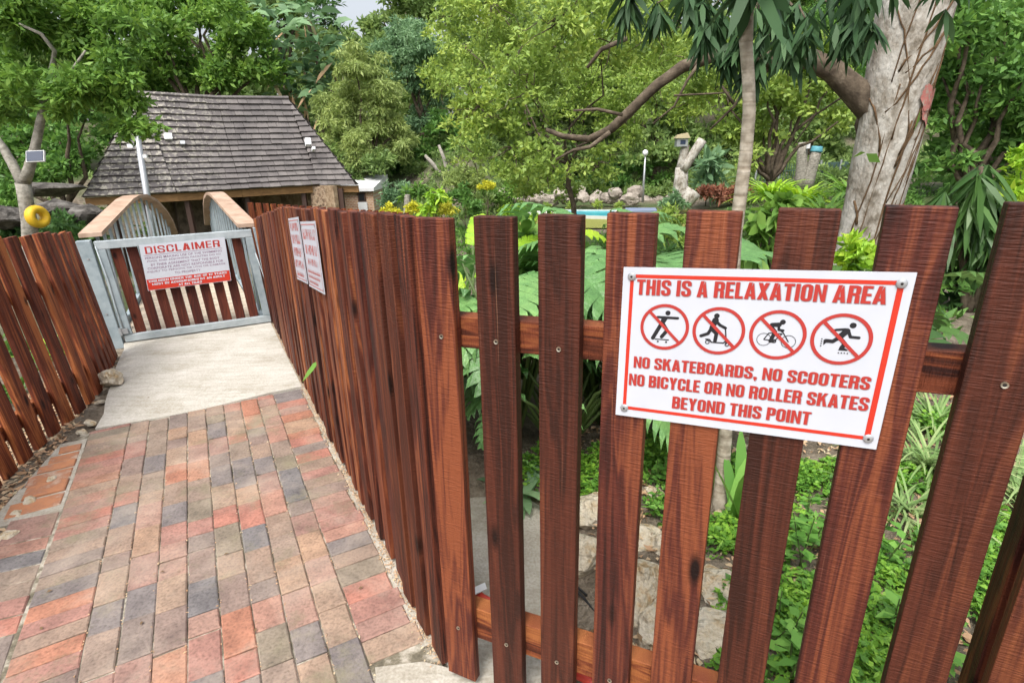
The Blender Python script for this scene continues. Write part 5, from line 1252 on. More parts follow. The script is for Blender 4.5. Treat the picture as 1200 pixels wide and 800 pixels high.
# vines that wrap the trunk
def trunk_at(y):
    for (xa, ya), (xb, yb), ra, rb in zip(bt_pts, bt_pts[1:], bt_r, bt_r[1:]):
        if yb <= y <= ya: t = (ya - y) / (ya - yb); return xa + (xb - xa) * t, (ra + (rb - ra) * t)
    return bt_pts[-1][0], bt_r[-1]
mb = MB()
for k in range(26):
    y = random.uniform(60, 320); u = random.uniform(-.95, .8); pts = []
    slope = random.choice([.012, .02, .004, -.01, .028]); th = random.uniform(.5, 1.5)
    for i in range(14):
        xx, rr = trunk_at(y)
        uu = max(-.99, min(.99, u)); cx = at_y(xx, y, Y); R_ = rr * kk
        pts.append(cx + Vector((uu * R_, -math.sqrt(1 - uu * uu) * R_ + .002, 0)))
        y -= random.uniform(8, 16); u += slope * 10 * random.uniform(.3, 1.2)
        if y < -20 or abs(u) > 1: break
    if len(pts) > 2: mb.tube(pts, [th * kk] * len(pts), 5)
mb.build('vine', M['vine'], bt, smooth=True)
mb = MB()
m_red = noise_col('red_paint_worn', [(.40, (.30, .24, .20)), (.50, (.36, .13, .11)), (.70, (.42, .16, .14))], 22, .8, .2)
for (x, y, w_, h_) in ((1063, 118, 10, 16), (1067, 135, 12, 14), (1075, 122, 5, 18)):
    xx, rr = trunk_at(y); R_ = rr * kk
    vs = []; 
    for k in range(12):
        a = 2 * math.pi * k / 12; px = x + w_ * math.cos(a) * random.uniform(.7, 1.1); py = y + h_ * math.sin(a) * random.uniform(.7, 1.1)
        xc, rc = trunk_at(py); uu = max(-.97, min(.97, (px - xc) / rc)); c_ = at_y(xc, py, Y); vs.append(c_ + Vector((uu * rc * kk, -math.sqrt(1 - uu * uu) * rc * kk - .02, 0)))
    mc = sum(vs, Vector()) / 12 - Vector((0, .006, 0)); mb.add([mc] + vs, [(0, 1 + k, 1 + (k + 1) % 12) for k in range(12)])
mb.build('red_paint_patch', m_red, bt)
# long drooping leaves: rosettes hanging from twigs
def rosettes(cl, L, W, per=9, k=1.0):
    ps, dss, ls = [], [], []
    for (c, r) in cl:
        for _ in range(int(9 * k)):
            o = np.array(c) + rng.normal(size=3) * r * .55
            dd = sphere_dirs(per); dd[:, 2] = -np.abs(dd[:, 2]) * 1.3 - .6
            ps.append(np.repeat(o[None], per, 0)); dss.append(dd); ls.append(L * rng.uniform(.6, 1.25, per))
    ps = np.concatenate(ps); dss = np.concatenate(dss); ls = np.concatenate(ls)
    return leaf_long(ps, dss, ls, np.full(len(ls), W) * rng.uniform(.75, 1.2, len(ls)), .2)
cl = px_clumps([(738, 0, 10), (770, 4, 10), (812, -8, 12), (834, 10, 15), (855, 6, 22), (885, 18, 28), (915, 10, 32), (945, 25, 26), (975, 4, 30), (1010, 0, 26), (900, 45, 18), (868, 40, 12), (826, 36, 8), (940, 50, 16), (1000, 38, 16), (925, 36, 20), (850, 62, 6), (880, 76, 6), (1022, 26, 14), (740, -40, 10), (960, -25, 40), (880, -30, 36), (815, -42, 20), (1100, -30, 36), (1040, -35, 36)], 4.6, .9)
v, q = rosettes(cl, .21, .042, 7, .66); np_mesh('foliage', v, q, M['lf_mango'], bt)
mb = MB()
for c_, r in cl[:12]: limb(mb, (cl[20][0][0], cl[20][0][1] + .8, cl[20][0][2] + .3), c_, .02, .005, 5, .06)
mb.build('twig', M['bark_brown'], bt, smooth=True)
# creeper leaf on the trunk
for (x_, y_, d_, l_, w_) in ((1014, 179, (-.8, -.1, -.2), .13, .07), (1015, 180, (.7, -.2, -.45), .16, .09), (1078, 130, (-.1, -.1, -1), .18, .04)):
    v, q = leaf_quads(np.array([tuple(at_y(x_, y_, Y - .42))]), np.array([d_]), [l_], [w_], .1); np_mesh('creeper_leaf', v, q, M['lf_fresh'], bt)

# ---- slender ringed sapling right behind the fence
Y = 2.2
kk = depth(at_y(870, 150, Y)) / F
sg = root('tree', 'slender pale ringed sapling trunk rising behind the relaxation sign', 'tree', (at_z(842, 608, .08).x, Y - .06, .06))
q0 = at_z(842, 608, .06)
mb = MB(); mb.tube([q0 - Vector((0, 0, .1)), q0] + [at_y(x, y, Y) for x, y in [(846, 560), (850, 510), (855, 400), (861, 280), (867, 235), (874, 180), (878, 130), (877, 90), (874.5, 58), (874, 45), (876, 0), (877, -60)]],
            [v_ * kk * 1.0 for v_ in (13, 11.5, 10, 9.2, 8.6, 8.2, 8, 7.6, 7.3, 7, 6.9, 7.6, 6.6, 6.2)], 14, jit=.02); mb.build('trunk', M['bark_ring'], sg, smooth=True)
v, q = rosettes(px_clumps([(876, -75, 40), (850, -95, 30), (905, -95, 30)], Y + .0), .2, .05, 8, .6); np_mesh('foliage', v, q, M['lf_mango'], sg)

# ================================================================== BACKGROUND TREES (each its own shape)
tree('tree', 'airy light green tree with small leaves filling the centre above the fence', 'tree',
     [(545, 55, 46), (600, 35, 52), (655, 25, 52), (715, 50, 52), (765, 95, 48), (560, 125, 48), (618, 105, 52), (685, 110, 52), (732, 140, 42), (600, 172, 42), (648, 190, 40), (806, 122, 30), (515, 95, 28), (700, 195, 34), (556, 180, 28), (815, 70, 48), (640, 65, 48), (770, 30, 48), (575, 0, 45), (690, -10, 45), (530, 20, 30), (620, 215, 26), (665, 222, 18), (840, 105, 30)], 11.0, 'lf_light', .10, .048, cover=.34, base=(676, 250), bark='bark_brown', tr=.06, droop=.1, sub=26, fork=.62, jit=2.2, flat=1.0)
tree('tree', 'broad dense green tree behind the ridge of the shingled roof', 'tree',
     [(185, 40, 46), (235, 22, 52), (290, 45, 42), (215, 88, 38), (262, 92, 36), (172, 100, 30), (310, 85, 26), (140, 15, 40), (200, 0, 40)], 26, 'lf_fresh', .26, .13, cover=.75, tr=.25, sub=11)
tree('tree', 'dark leafy tree behind the far left trunk fork', 'tree', [(20, 160, 42), (70, 160, 34), (60, 185, 26), (10, 210, 32), (100, 140, 28), (80, 120, 40)], 17, 'lf_mid', .2, .1, cover=.8, tr=.18)
tree('tree', 'olive green feathery tree with drooping twigs right of the shingled roof', 'tree',
     [(412, 78, 30), (440, 92, 30), (400, 120, 34), (442, 140, 38), (392, 165, 28), (430, 182, 36), (468, 172, 22), (415, 150, 34), (452, 110, 28), (468, 150, 20)], 25, 'lf_olive', .2, .055, cover=.75, tr=.16, droop=.9, sub=12)
tree('tree', 'pale feathery tree standing just behind the olive feathery one', 'tree', [(472, 62, 28), (498, 50, 32), (482, 98, 30), (512, 105, 28), (500, 140, 26), (475, 40, 22)], 29, 'lf_blue', .22, .08, cover=.75, tr=.16, droop=.6, sub=12)
# wild banana clump: big paddle leaves
Y = 27.5; bb = at_y(345, 130, Y)
wb_ = root('wild_banana', 'clump of broad grey green wild banana leaves above the house ridge', 'plant', (bb.x, Y, h(bb.x, Y)))
cl = px_clumps([(320, 40, 22), (345, 30, 22), (375, 45, 22), (330, 70, 22), (360, 65, 22), (388, 60, 18), (345, 95, 20), (372, 95, 20), (310, 20, 22), (352, 10, 20), (390, 90, 16), (335, 115, 16), (365, 120, 14)], Y, .9)
ps = np.concatenate([np.array(c)[None] + rng.normal(size=(26, 3)) * r * .55 for c, r in cl]); dd = sphere_dirs(len(ps)); dd[:, 2] = np.abs(dd[:, 2]) * .9 + .15
v, q = leaf_long(ps, dd, 1.15 * rng.uniform(.6, 1.2, len(ps)), .27 * rng.uniform(.7, 1.2, len(ps)), .45); np_mesh('leaf_crown', v, q, M['lf_blue'], wb_)
ps = np.concatenate([np.array(c)[None] + rng.normal(size=(4, 3)) * r * .4 - np.array([0, .3, .5]) for c, r in cl[3:]]); dd = sphere_dirs(len(ps)); dd[:, 2] = -np.abs(dd[:, 2]) - .4
v, q = leaf_long(ps, dd, .9 * rng.uniform(.6, 1.2, len(ps)), np.full(len(ps), .16), .3); np_mesh('dead_leaves', v, q, M['lf_dead'], wb_)
mb = MB()
for c_, r in cl[::3]: limb(mb, (c_[0] + random.uniform(-.3, .3), Y + .8, h(c_[0], Y) - .1), (c_[0], c_[1] + .8, c_[2] - .3), .11, .08, 6, .03)
mb.build('stem', M['bark_brown'], wb_, smooth=True)
for lst, lab in (([(300, 10, 34), (330, 0, 30), (345, 35, 26), (310, -20, 34), (280, -15, 34), (355, -5, 14)], 'pale green tree on the skyline above the wild banana clump'), ([(245, -5, 34), (210, -15, 36), (270, 5, 26), (170, -10, 36), (230, 15, 26)], 'green tree on the skyline above the middle of the roof'), ([(365, 60, 26), (385, 50, 20), (395, 75, 20), (355, 90, 24), (420, 55, 18), (440, 60, 22), (410, 45, 12)], 'shaded tree on the hill between the wild banana clump and the feathery tree')):
    tree('tree', lab, 'tree', lst, 33, 'lf_far', .30, .14, cover=.8, tr=.22)
tree('tree', 'dark spiky tree on the skyline just left of the sky gap', 'tree', [(352, 12, 18), (382, 8, 14), (385, 28, 14), (368, 25, 16), (395, 35, 10), (340, -10, 22), (375, -15, 18)], 36, 'lf_dark', .35, .08, cover=.5, tr=.2)
tree('tree', 'rounded mid green tree on the skyline just right of the sky gap', 'tree', [(448, 22, 24), (475, 15, 26), (505, 8, 28), (440, 50, 24), (470, 5, 20), (540, 5, 26), (455, -8, 16)], 38, 'lf_far', .3, .15, cover=.7, tr=.25)
tree('tree', 'bushy light green tree between the thin sapling and the big pale trunk', 'tree', [(900, 105, 32), (935, 125, 36), (895, 155, 30), (975, 100, 32), (925, 85, 30), (960, 60, 34), (985, 140, 26), (905, 60, 36), (880, 185, 20), (860, 150, 28), (850, 110, 34)], 15, 'lf_light', .16, .085, cover=.55, tr=.14, sub=11)
tree('tree', 'deep green tree behind the stump with the blue top', 'tree', [(945, 140, 34), (985, 150, 34), (915, 175, 26), (975, 185, 26), (1010, 130, 30), (900, 140, 30)], 27, 'lf_far', .28, .14, cover=.8, tr=.22)
tree('tree', 'dark shady tree right of the big pale trunk', 'tree', [(1125, 45, 42), (1180, 25, 48), (1150, 100, 40), (1198, 95, 42), (1125, 145, 30), (1172, 155, 36), (1105, 90, 28), (1195, 180, 36), (1130, 0, 40), (1225, 60, 50), (1225, 140, 50), (1115, 190, 25)], 10, 'lf_mid', .16, .07, cover=.55, tr=.14, sub=11)
tree('tree', 'blackish green tree in deep shade behind the shady right hand tree', 'tree', [(1110, 60, 50), (1170, 60, 60), (1120, 140, 50), (1180, 140, 60), (1240, 100, 70), (1140, 0, 60), (1220, 20, 60), (1110, 200, 40), (1190, 200, 50)], 15, 'lf_mid', .26, .12, cover=.7, tr=.2)
for i, (lst, Y, m_, lab) in enumerate((([(560, 160, 50), (600, 120, 55), (540, 210, 26), (600, 190, 40)], 31, 'lf_far', 'shaded tree low behind the left half of the airy tree'), ([(670, 130, 60), (710, 90, 60), (680, 190, 40), (640, 60, 60)], 32, 'lf_far', 'broad green tree far behind the long bare limb'),
        ([(770, 110, 55), (815, 160, 45), (755, 180, 40), (740, 60, 60)], 30, 'lf_far', 'green tree behind the pale forked stump'), ([(850, 60, 55), (860, 120, 50), (840, 190, 30), (900, 40, 50)], 31, 'lf_mid', 'dark tree far behind the thin sapling'), ([(580, 30, 55), (640, 5, 60), (700, 10, 55), (540, 60, 40)], 37, 'lf_far', 'tall tree on the hill behind the top of the airy tree'), ([(790, 20, 60), (850, -5, 60), (930, 10, 60)], 38, 'lf_far', 'tall tree on the hill above the long bare limb'), ([(1000, 40, 60), (1010, 100, 50), (980, 0, 60)], 34, 'lf_mid', 'dark tree on the hill directly behind the big pale trunk'))):
    tree('tree', lab, 'tree', lst, Y, m_, .32, .16, cover=.75, tr=.25)
for lst, Y, lab in (([(30, 40, 60), (80, 70, 60), (20, 110, 50)], 24, 'dim green tree filling the hill behind the near left crown'), ([(130, 60, 60), (150, 120, 45), (120, 5, 50)], 29, 'dim green tree on the hill above the left end of the roof')):
    tree('tree', lab, 'tree', lst, Y, 'lf_far', .28, .13, cover=.75, tr=.25)
tree('bush', 'green shrub seen between the near left crown and the left roof edge', 'bush', [(85, 170, 18), (105, 180, 16), (88, 200, 16), (120, 160, 18), (75, 190, 16), (100, 205, 10)], 24, 'lf_mid', .2, .1, cover=.9, tr=.05)
tree('bush', 'dark leafy shrub at the foot of the slope right of the house', 'bush', [(385, 195, 24), (410, 200, 22), (440, 195, 24), (400, 180, 22)], 24, 'lf_far', .2, .1, cover=.9, tr=.05)
tree('bush', 'dark shrub under the feathery trees beside two bare trunks', 'bush', [(480, 185, 26), (510, 175, 26), (540, 170, 26), (470, 200, 16), (515, 150, 24), (560, 190, 20)], 28, 'lf_mid', .22, .11, cover=.9, tr=.06)
# two bare leaning trunks
Y = 25
b = at_y(520, 206, Y); r_ = root('tree', 'pair of bare grey leaning trunks on the slope right of the house', 'tree', (b.x, Y, h(b.x, Y)))
mb = MB(); kk = depth(b) / F
mb.tube([Vector((b.x, Y, h(b.x, Y) - .1))] + [at_y(x, y, Y) for x, y in [(516, 204), (508, 193), (498, 182)]], [3.6 * kk, 3 * kk, 2.5 * kk, 1.8 * kk], 7); mb.tube([Vector((b.x + .1, Y, h(b.x, Y) - .1))] + [at_y(x, y, Y) for x, y in [(524, 200), (520, 185), (514, 170)]], [3 * kk, 2.6 * kk, 2.2 * kk, 1.6 * kk], 7); mb.build('trunk', M['bark_grey'], r_, smooth=True)
# forest mass on the hill
ps, ds_ = [], []
for _ in range(900):
    x = rng.uniform(-60, 60); y = rng.uniform(31, 62)
    z0 = h(x, y)
    bear = x / y
    top = z0 + rng.uniform(0.3, 5.0)
    px = 600 + F * (bear / math.cos(PITCH))          # keep the gap of open sky clear
    if -0.36 < bear < -0.22 and top > 1.65 + y * 0.165: continue
    ps.append(((x, y, top), rng.uniform(1.0, 2.0)))
pos, d = crown_points(ps, .5 * .27 * .5, .45, 5); dd = d * .5 + rng.normal(size=d.shape) * .6 + np.array([0, 0, -.2])
msk = ~((pos[:, 0] / pos[:, 1] > -0.345) & (pos[:, 0] / pos[:, 1] < -0.245) & (pos[:, 2] > 1.65 + pos[:, 1] * 0.165))
pos, dd = pos[msk], dd[msk]
v, q = leaf_quads(pos, dd, .5 * rng.uniform(.6, 1.3, len(pos)), .27 * rng.uniform(.7, 1.2, len(pos)))
kind(np_mesh('forest', v, q, M['lf_far']), 'stuff')
# undergrowth on the slopes
ps = []
for _ in range(760):
    x = rng.uniform(-16, 20); y = rng.uniform(19, 34)
    if -13 < x < -3.5 and y < 26: continue
    if -0.5 < x < 8 and y < 26.5: continue
    r = rng.uniform(.25, .75); ps.append(((x, y, h(x, y) + r * .3), r))
pos, d = crown_points(ps, .2 * .09 * .5, .5, 5); dd = d * .6 + rng.normal(size=d.shape) * .5 + np.array([0, 0, .15])
v, q = leaf_quads(pos, dd, .2 * rng.uniform(.6, 1.3, len(pos)), .09 * rng.uniform(.7, 1.2, len(pos)))
kind(np_mesh('undergrowth', v, q, M['lf_far']), 'stuff')

ps = []
for _ in range(900):
    x = rng.uniform(-2.5, 15); y = rng.uniform(4.2, 18.8); p_ = Vector((x, y, 0))
    if p_.dot(PN) < 1.2 or (y > 15.5 and 0 < x < 7): continue
    if (x - 3.2) ** 2 + (y - 6) ** 2 < .5: continue
    r = rng.uniform(.12, .34); ps.append(((x, y, h(x, y) + r * .2), r))
pos, d = crown_points(ps, .13 * .05 * .5, .42, 4); dd = d * .6 + rng.normal(size=d.shape) * .5 + np.array([0, 0, .2])
v, q = leaf_quads(pos, dd, .13 * rng.uniform(.5, 1.3, len(pos)), .05 * rng.uniform(.6, 1.2, len(pos)))
kind(np_mesh('low_planting', v, q, M['lf_mid']), 'stuff')
# ---- garden shrubs and flowers
def bush(lab, lst, Y, m_, l, w, cover=.9, name='bush', cat='bush', **k): return tree(name, lab, cat, lst, Y, m_, l, w, cover=cover, tr=.03, fork=.2, **k)
bush('compact yellow green bush nearest the annex', [(457, 245, 9), (463, 249, 7), (451, 249, 7)], 16, 'lf_yellow', .09, .05)
bush('round yellow flowering bush by the grey stump', [(484, 244, 8), (480, 247, 6), (489, 247, 6)], 16, 'lf_yellow', .09, .05)
bush('round bright yellow bush highest on the garden slope', [(570, 217, 7), (575, 220, 6), (565, 220, 5)], 20, 'lf_yellow', .10, .05)
bush('orange tinged flowering bush above the fence corner', [(520, 242, 9), (527, 247, 8), (516, 250, 8)], 15, 'lf_orange', .1, .05)
bush('feathery green shrub at the middle of the garden slope', [(545, 205, 16), (532, 212, 14), (560, 210, 12), (548, 222, 14)], 21, 'lf_olive', .16, .05)
bush('fresh green broad leaved plant left of the grey stump post', [(488, 222, 10), (480, 228, 8), (495, 228, 8)], 18, 'lf_fresh', .25, .08, long=True)
bush('lime green upright plant above the fence corner', [(512, 228, 8), (506, 236, 8), (518, 234, 8), (500, 244, 8)], 15, 'lf_lime', .2, .07, long=True)
bush('grey green shrub on the slope beside the annex', [(458, 225, 11), (466, 230, 10), (474, 222, 10), (452, 238, 8)], 19, 'lf_blue', .14, .06)
bush('dull green shrub in the middle of the slope planting', [(535, 238, 14), (555, 242, 12), (545, 228, 12)], 17, 'lf_mid', .14, .06)
bush('leafy green shrub left of the pool wall', [(585, 235, 14), (575, 225, 12), (600, 228, 11), (595, 215, 12)], 22, 'lf_fresh', .16, .06)
bush('yellow green shrub under the airy tree', [(610, 215, 14), (600, 205, 12), (625, 225, 8)], 24, 'lf_light', .18, .07)
bush('dark rounded shrub behind the pool wall', [(640, 212, 16), (665, 215, 14), (690, 212, 16), (715, 222, 12), (705, 200, 16)], 29, 'lf_dark', .22, .1)
bush('glossy dark shrub between the thin lamp post and the forked stump', [(735, 215, 18), (765, 205, 18), (775, 225, 14), (745, 195, 18)], 29, 'lf_mid', .24, .1)
bush('wild banana like fan of leaves right of the forked stump', [(828, 200, 14), (820, 212, 12), (840, 210, 12), (835, 190, 10)], 22, 'lf_blue', .6, .14, cover=.5, long=True, name='plant', cat='plant')
bush('rust coloured ground plants right of the forked stump', [(830, 226, 12), (850, 228, 14), (870, 228, 14), (890, 226, 12)], 21, 'lf_rust', .2, .08)
bush('pale leafy plant at the foot of the forked stump', [(790, 232, 10), (800, 240, 10), (780, 240, 8)], 19, 'lf_blue', .16, .07)
bush('yellow green leafy plants in front of the pool left end', [(600, 247, 9), (612, 251, 8), (590, 252, 9), (640, 256, 9), (655, 258, 8), (625, 256, 8)], 13, 'lf_lime', .12, .05, long=True)
bush('low bright planting along the foot of the pool boulders', [(610, 240, 6), (640, 241, 5), (668, 241, 5), (700, 240, 6), (725, 240, 6), (590, 240, 8)], 22.6, 'lf_light', .14, .05)
bush('yellow green bush behind the gap left of the sign top', [(783, 255, 14), (795, 265, 14), (778, 275, 14), (800, 285, 14), (790, 300, 14)], 8, 'lf_light', .09, .04)
bush('dark bromeliad like plant low behind the fourth picket gap', [(785, 295, 14), (778, 305, 12), (798, 302, 12)], 6.5, 'lf_dark', .2, .04, long=True, name='plant', cat='plant')
# grey stump post in the garden
b = at_y(477, 247, 17); r_ = root('tree_stump', 'short grey weathered stump among the garden flowers', 'tree stump', (b.x, 17, h(b.x, 17)))
mb = MB(); stump(477, 255, 477.5, 228, 9, 6, 17, mb); mb.build('trunk', M['bark_grey'], r_)

# ================================================================== NEAR PLANTS behind the fence
def cut_leaf(mb, base, out, L, W, lobes=8, droop=.8, roll=0.0):
    """deeply lobed leaf: arched midrib with separate lobes; one connected surface"""
    out = Vector(out).normalized(); side = out.cross(Vector((0, 0, 1)))
    if side.length < .05: side = Vector((1, 0, 0))
    side.normalize(); nrm = side.cross(out).normalized()
    side = (side * math.cos(roll) + nrm * math.sin(roll)).normalized(); nrm = side.cross(out).normalized()
    n = lobes * 2; mid = []
    p = Vector(base); d = out.copy(); st = L / n
    for i in range(n + 1):
        mid.append(p.copy()); d = (d - Vector((0, 0, droop * st / L * 1.1))).normalized(); p = p + d * st
    b0 = len(mb.v); mb.v += [tuple(q) for q in mid]
    for sg_ in (1, -1):
        for k in range(lobes):
            i0, i1 = 2 * k, 2 * k + 2; t = (k + .5) / lobes
            wl = W * .5 * (math.sin(math.pi * min(1, .18 + .80 * t)) ** .7) * random.uniform(.85, 1.1)
            dirl = (side * sg_ + (mid[i1] - mid[i0]).normalized() * (.25 + .55 * t)).normalized()
            c0 = mid[i0]; c1 = mid[i1]; cm = mid[i0 + 1]
            g = nrm * wl
            a0 = c0.lerp(c1, .0) + dirl * wl * .62 + g * .15; a1 = c0.lerp(c1, 1.0) + dirl * wl * .62 + g * .15
            m0 = c0.lerp(c1, .12) + dirl * wl * .86 + g * .10; m1 = c0.lerp(c1, .82) + dirl * wl * .86 + g * .10
            tp = cm + dirl * wl - g * .06 - Vector((0, 0, wl * .12))
            b = len(mb.v); mb.v += [tuple(a0), tuple(a1), tuple(m0), tuple(m1), tuple(tp)]
            mb.f += [(b0 + i0, b, b + 1, b0 + i1), (b, b + 2, b + 3, b + 1), (b + 2, b + 4, b + 3)]
    tpi = len(mb.v)
def philo(name, lab, c, n, L, H, m_, spread=1.0, aim=None, up=.5, lobes=8, W=.74):
    r_ = root(name, lab, 'plant', c); lm = MB(); pm = MB()
    for i in range(n):
        a = 2 * math.pi * i / n * 1.618 + random.uniform(-.3, .3) if aim is None else aim + random.uniform(-1.5, 1.5)
        rad = random.uniform(.12, .5) * spread; hh = H * random.uniform(.5, 1.05)
        tip = Vector(c) + Vector((math.cos(a) * rad, math.sin(a) * rad, hh)); out = Vector((math.cos(a), math.sin(a), random.uniform(-.1, up)))
        midp = Vector(c).lerp(tip, .6) + Vector((0, 0, hh * .16))
        pm.tube([c, midp, tip], [.011, .009, .006], 6)
        l = L * random.uniform(.75, 1.15); cut_leaf(lm, tip, out, l, l * W, lobes, random.uniform(.7, 1.5), random.uniform(-.4, .4))
    lm.build('leaf_crown', m_, r_); pm.build('petiole', M['stem'], r_, smooth=True); return r_
philo('cut_leaf_plant', 'cut leaved plant with glossy leaves behind the fence corner', (.0, 2.72, .08), 30, .48, 1.02, M['lf_phil'], .8, lobes=9)
philo('cut_leaf_plant', 'large cut leaved plant between the second and fourth pickets', (.50, 2.95, .1), 36, .55, 1.12, M['lf_phil'], lobes=10)
philo('cut_leaf_plant', 'cut leaved plant partly hidden behind the left edge of the sign', (.98, 3.05, .1), 22, .52, .85, M['lf_phil'], lobes=9)
philo('cut_leaf_plant', 'low dark cut leaved plant close behind the second picket', (.25, 2.66, .08), 20, .38, .55, M['lf_phil'], up=.2, lobes=9)
philo('young_leaf_plant', 'bright lime plant with upright ruffled leaves above the fence corner', (-.24, 3.3, .05), 16, .34, .98, M['lf_phil_lime'], .7, up=1.6, W=.55)
philo('young_leaf_plant', 'bright lime upright leaves seen right of the first full picket', (.30, 3.8, .05), 14, .32, 1.02, M['lf_phil_lime'], .8, up=1.2, W=.5)
philo('cut_leaf_plant', 'dark cut leaved plant right of the sign beyond the gap', (2.45, 3.75, .05), 14, .5, .75, M['lf_dark'])
def strap_plant(name, lab, c, n, L, W, m_, H=.0, up=.6, seg=5, cat='plant', droop=1.3):
    r_ = root(name, lab, cat, c); mb = MB()
    for i in range(n):
        a = random.uniform(0, 2 * math.pi); p = Vector(c) + Vector((random.uniform(-.04, .04), random.uniform(-.04, .04), H)); d = Vector((math.cos(a), math.sin(a), up + random.uniform(-.3, .6))).normalized()
        l = L * random.uniform(.6, 1.2); sd = d.cross(Vector((0, 0, 1))).normalized(); b = len(mb.v); st = l / seg
        for k in range(seg + 1):
            t = k / seg; w_ = W * (.35 + .65 * math.sin(math.pi * min(1, .15 + t * .85))) if k < seg else .002
            mb.v += [tuple(p - sd * w_ / 2), tuple(p + sd * w_ / 2)]; p = p + d * st; d = (d - Vector((0, 0, droop / seg * random.uniform(.6, 1.2)))).normalized()
        for k in range(seg): mb.f.append((b + 2 * k, b + 2 * k + 1, b + 2 * k + 3, b + 2 * k + 2))
    if H > .15:
        sm_ = MB(); sm_.tube([Vector(c), Vector(c) + Vector((.02, 0, H))], [.02, .014], 6); sm_.build('stem', M['stem'], r_)
    mb.build('leaf_crown', m_, r_); return r_
def G(x, y, z=.1):
    p = at_z(x, y, z); return (p.x, p.y, h(p.x, p.y) - .01)
strap_plant('spider_plant', 'variegated spider plant right of the sign behind the rail', G(1085, 545), 120, .46, .012, M['lf_grass'])
strap_plant('spider_plant', 'variegated spider plant at the right edge beyond the last full picket', G(1195, 585), 110, .46, .012, M['lf_grass'])
strap_plant('spider_plant', 'loose pale grassy clump lower right of the sign corner', G(1060, 600), 80, .36, .010, M['lf_grass'])
strap_plant('spider_plant', 'variegated spider plant farthest back under the top rail right of the sign', G(1095, 500), 100, .44, .012, M['lf_grass'])
strap_plant('strap_leaf_plant', 'dark strappy plant under the top rail right of the sign', (2.05, 3.3, .08), 70, .55, .03, M['lf_dark'], up=.9)
strap_plant('strap_leaf_plant', 'upright broad green strap leaf beside the sapling foot', G(868, 610), 7, .42, .055, M['lf_weed'], up=2.2, droop=.4)
strap_plant('strap_leaf_plant', 'long grey green strap leaves low behind the first picket gap', (.02, 2.38, .0), 14, .32, .05, M['lf_blue'], up=.5)
for i, (x, y, Y, n, L, m_, lab) in enumerate(((905, 215, 8.5, 90, .7, 'lf_lime', 'lime green arching lily clump left of the grey stump'), (940, 222, 8.2, 100, .75, 'lf_lime', 'big lime green arching lily clump below the grey stump'), (1000, 212, 8.0, 70, .7, 'lf_fresh', 'fresh green lily clump left of the big trunk foot'), (970, 235, 7.4, 70, .6, 'lf_fresh', 'mid green lily clump in front of the mesh fence'))):
    p = at_y(x, y, Y); strap_plant('lily_clump', lab, (p.x, p.y, h(p.x, p.y)), n, L, .05, M[m_], H=max(.05, p.z - h(p.x, p.y) - .25), up=.7)
bush('broad leaved glossy shrub above the sign left of the fifth picket', [(890, 265, 20), (900, 285, 20), (885, 300, 20), (905, 250, 18), (895, 315, 18), (920, 240, 14)], 4.6, 'lf_fresh', .16, .07, cover=.8, long=True)
bush('yellow green low shrub at the foot of the big pale trunk', [(1000, 300, 18), (1012, 310, 18), (990, 315, 16), (1000, 285, 12), (1018, 295, 12), (1005, 330, 20)], 4.2, 'lf_lime', .085, .045, cover=.9)
bush('leafy green plant between the first and second gaps above the rail', [(612, 300, 14), (618, 320, 14), (608, 340, 14), (615, 280, 12), (618, 360, 16)], 3.6, 'lf_fresh', .17, .06, cover=.7, long=True)
# dark cane plant right
Y = 5.0; b = at_y(1150, 330, Y); r_ = root('cane_plant', 'dark cane plant with long leaves between the two right pickets', 'plant', (b.x, Y, h(b.x, Y)))
mb = MB(); tops = [(1145, 215), (1160, 235), (1135, 255), (1170, 270), (1120, 235), (1150, 195)]
for x, y in tops: limb(mb, (b.x + random.uniform(-.1, .1), Y, h(b.x, Y) - .05), at_y(x, y, Y), .028, .018, 7, .05)
mb.build('stem', M['bark_brown'], r_, smooth=True)
v, q = rosettes([(tuple(at_y(x, y, Y)), .10) for x, y in tops], .42, .05, 10, .7); v2 = v; np_mesh('leaf_crown', v2, q, M['lf_dark'], r_)
bush('lime leaved shrub at the right edge above the last picket', [(1190, 215, 20), (1200, 240, 20), (1185, 255, 16), (1195, 190, 18), (1180, 232, 14)], 6.0, 'lf_lime', .1, .055, cover=.8)
bush('dark shaded shrub under the cane plant', [(1110, 330, 26), (1140, 350, 30), (1120, 380, 30), (1150, 300, 26), (1105, 290, 20), (1180, 330, 26), (1165, 385, 26)], 5.2, 'lf_dark', .2, .06, cover=.8, long=True)
# leafy weeds
def weed(lab, x, y, Hh, n, l):
    c = Vector(G(x, y)); r_ = root('weed', lab, 'weed', tuple(c)); sm_ = MB(); ps, dd = [], []
    for s_ in range(3):
        b = c + Vector((random.uniform(-.05, .05), random.uniform(-.05, .05), 0)); t = b + Vector((random.uniform(-.06, .06), random.uniform(-.06, .06), Hh * random.uniform(.7, 1))); sm_.tube([b, t], [.004, .002], 5)
        for k in range(n):
            q = .25 + .75 * k / n; a = k * 1.57 + random.uniform(-.3, .3)
            for o_ in (0, math.pi): ps.append(tuple(b.lerp(t, q))); dd.append((math.cos(a + o_), math.sin(a + o_), random.uniform(0, .4)))
    m_ = len(ps); l = l * .78; v, q = leaf_quads(np.array(ps), np.array(dd), l * rng.uniform(.6, 1.2, m_), l * .58 * rng.uniform(.8, 1.1, m_), .1, up=(0, 0, 1.5)); np_mesh('leaves', v, q, M['lf_weed'], r_); sm_.build('stem', M['stem'], r_)
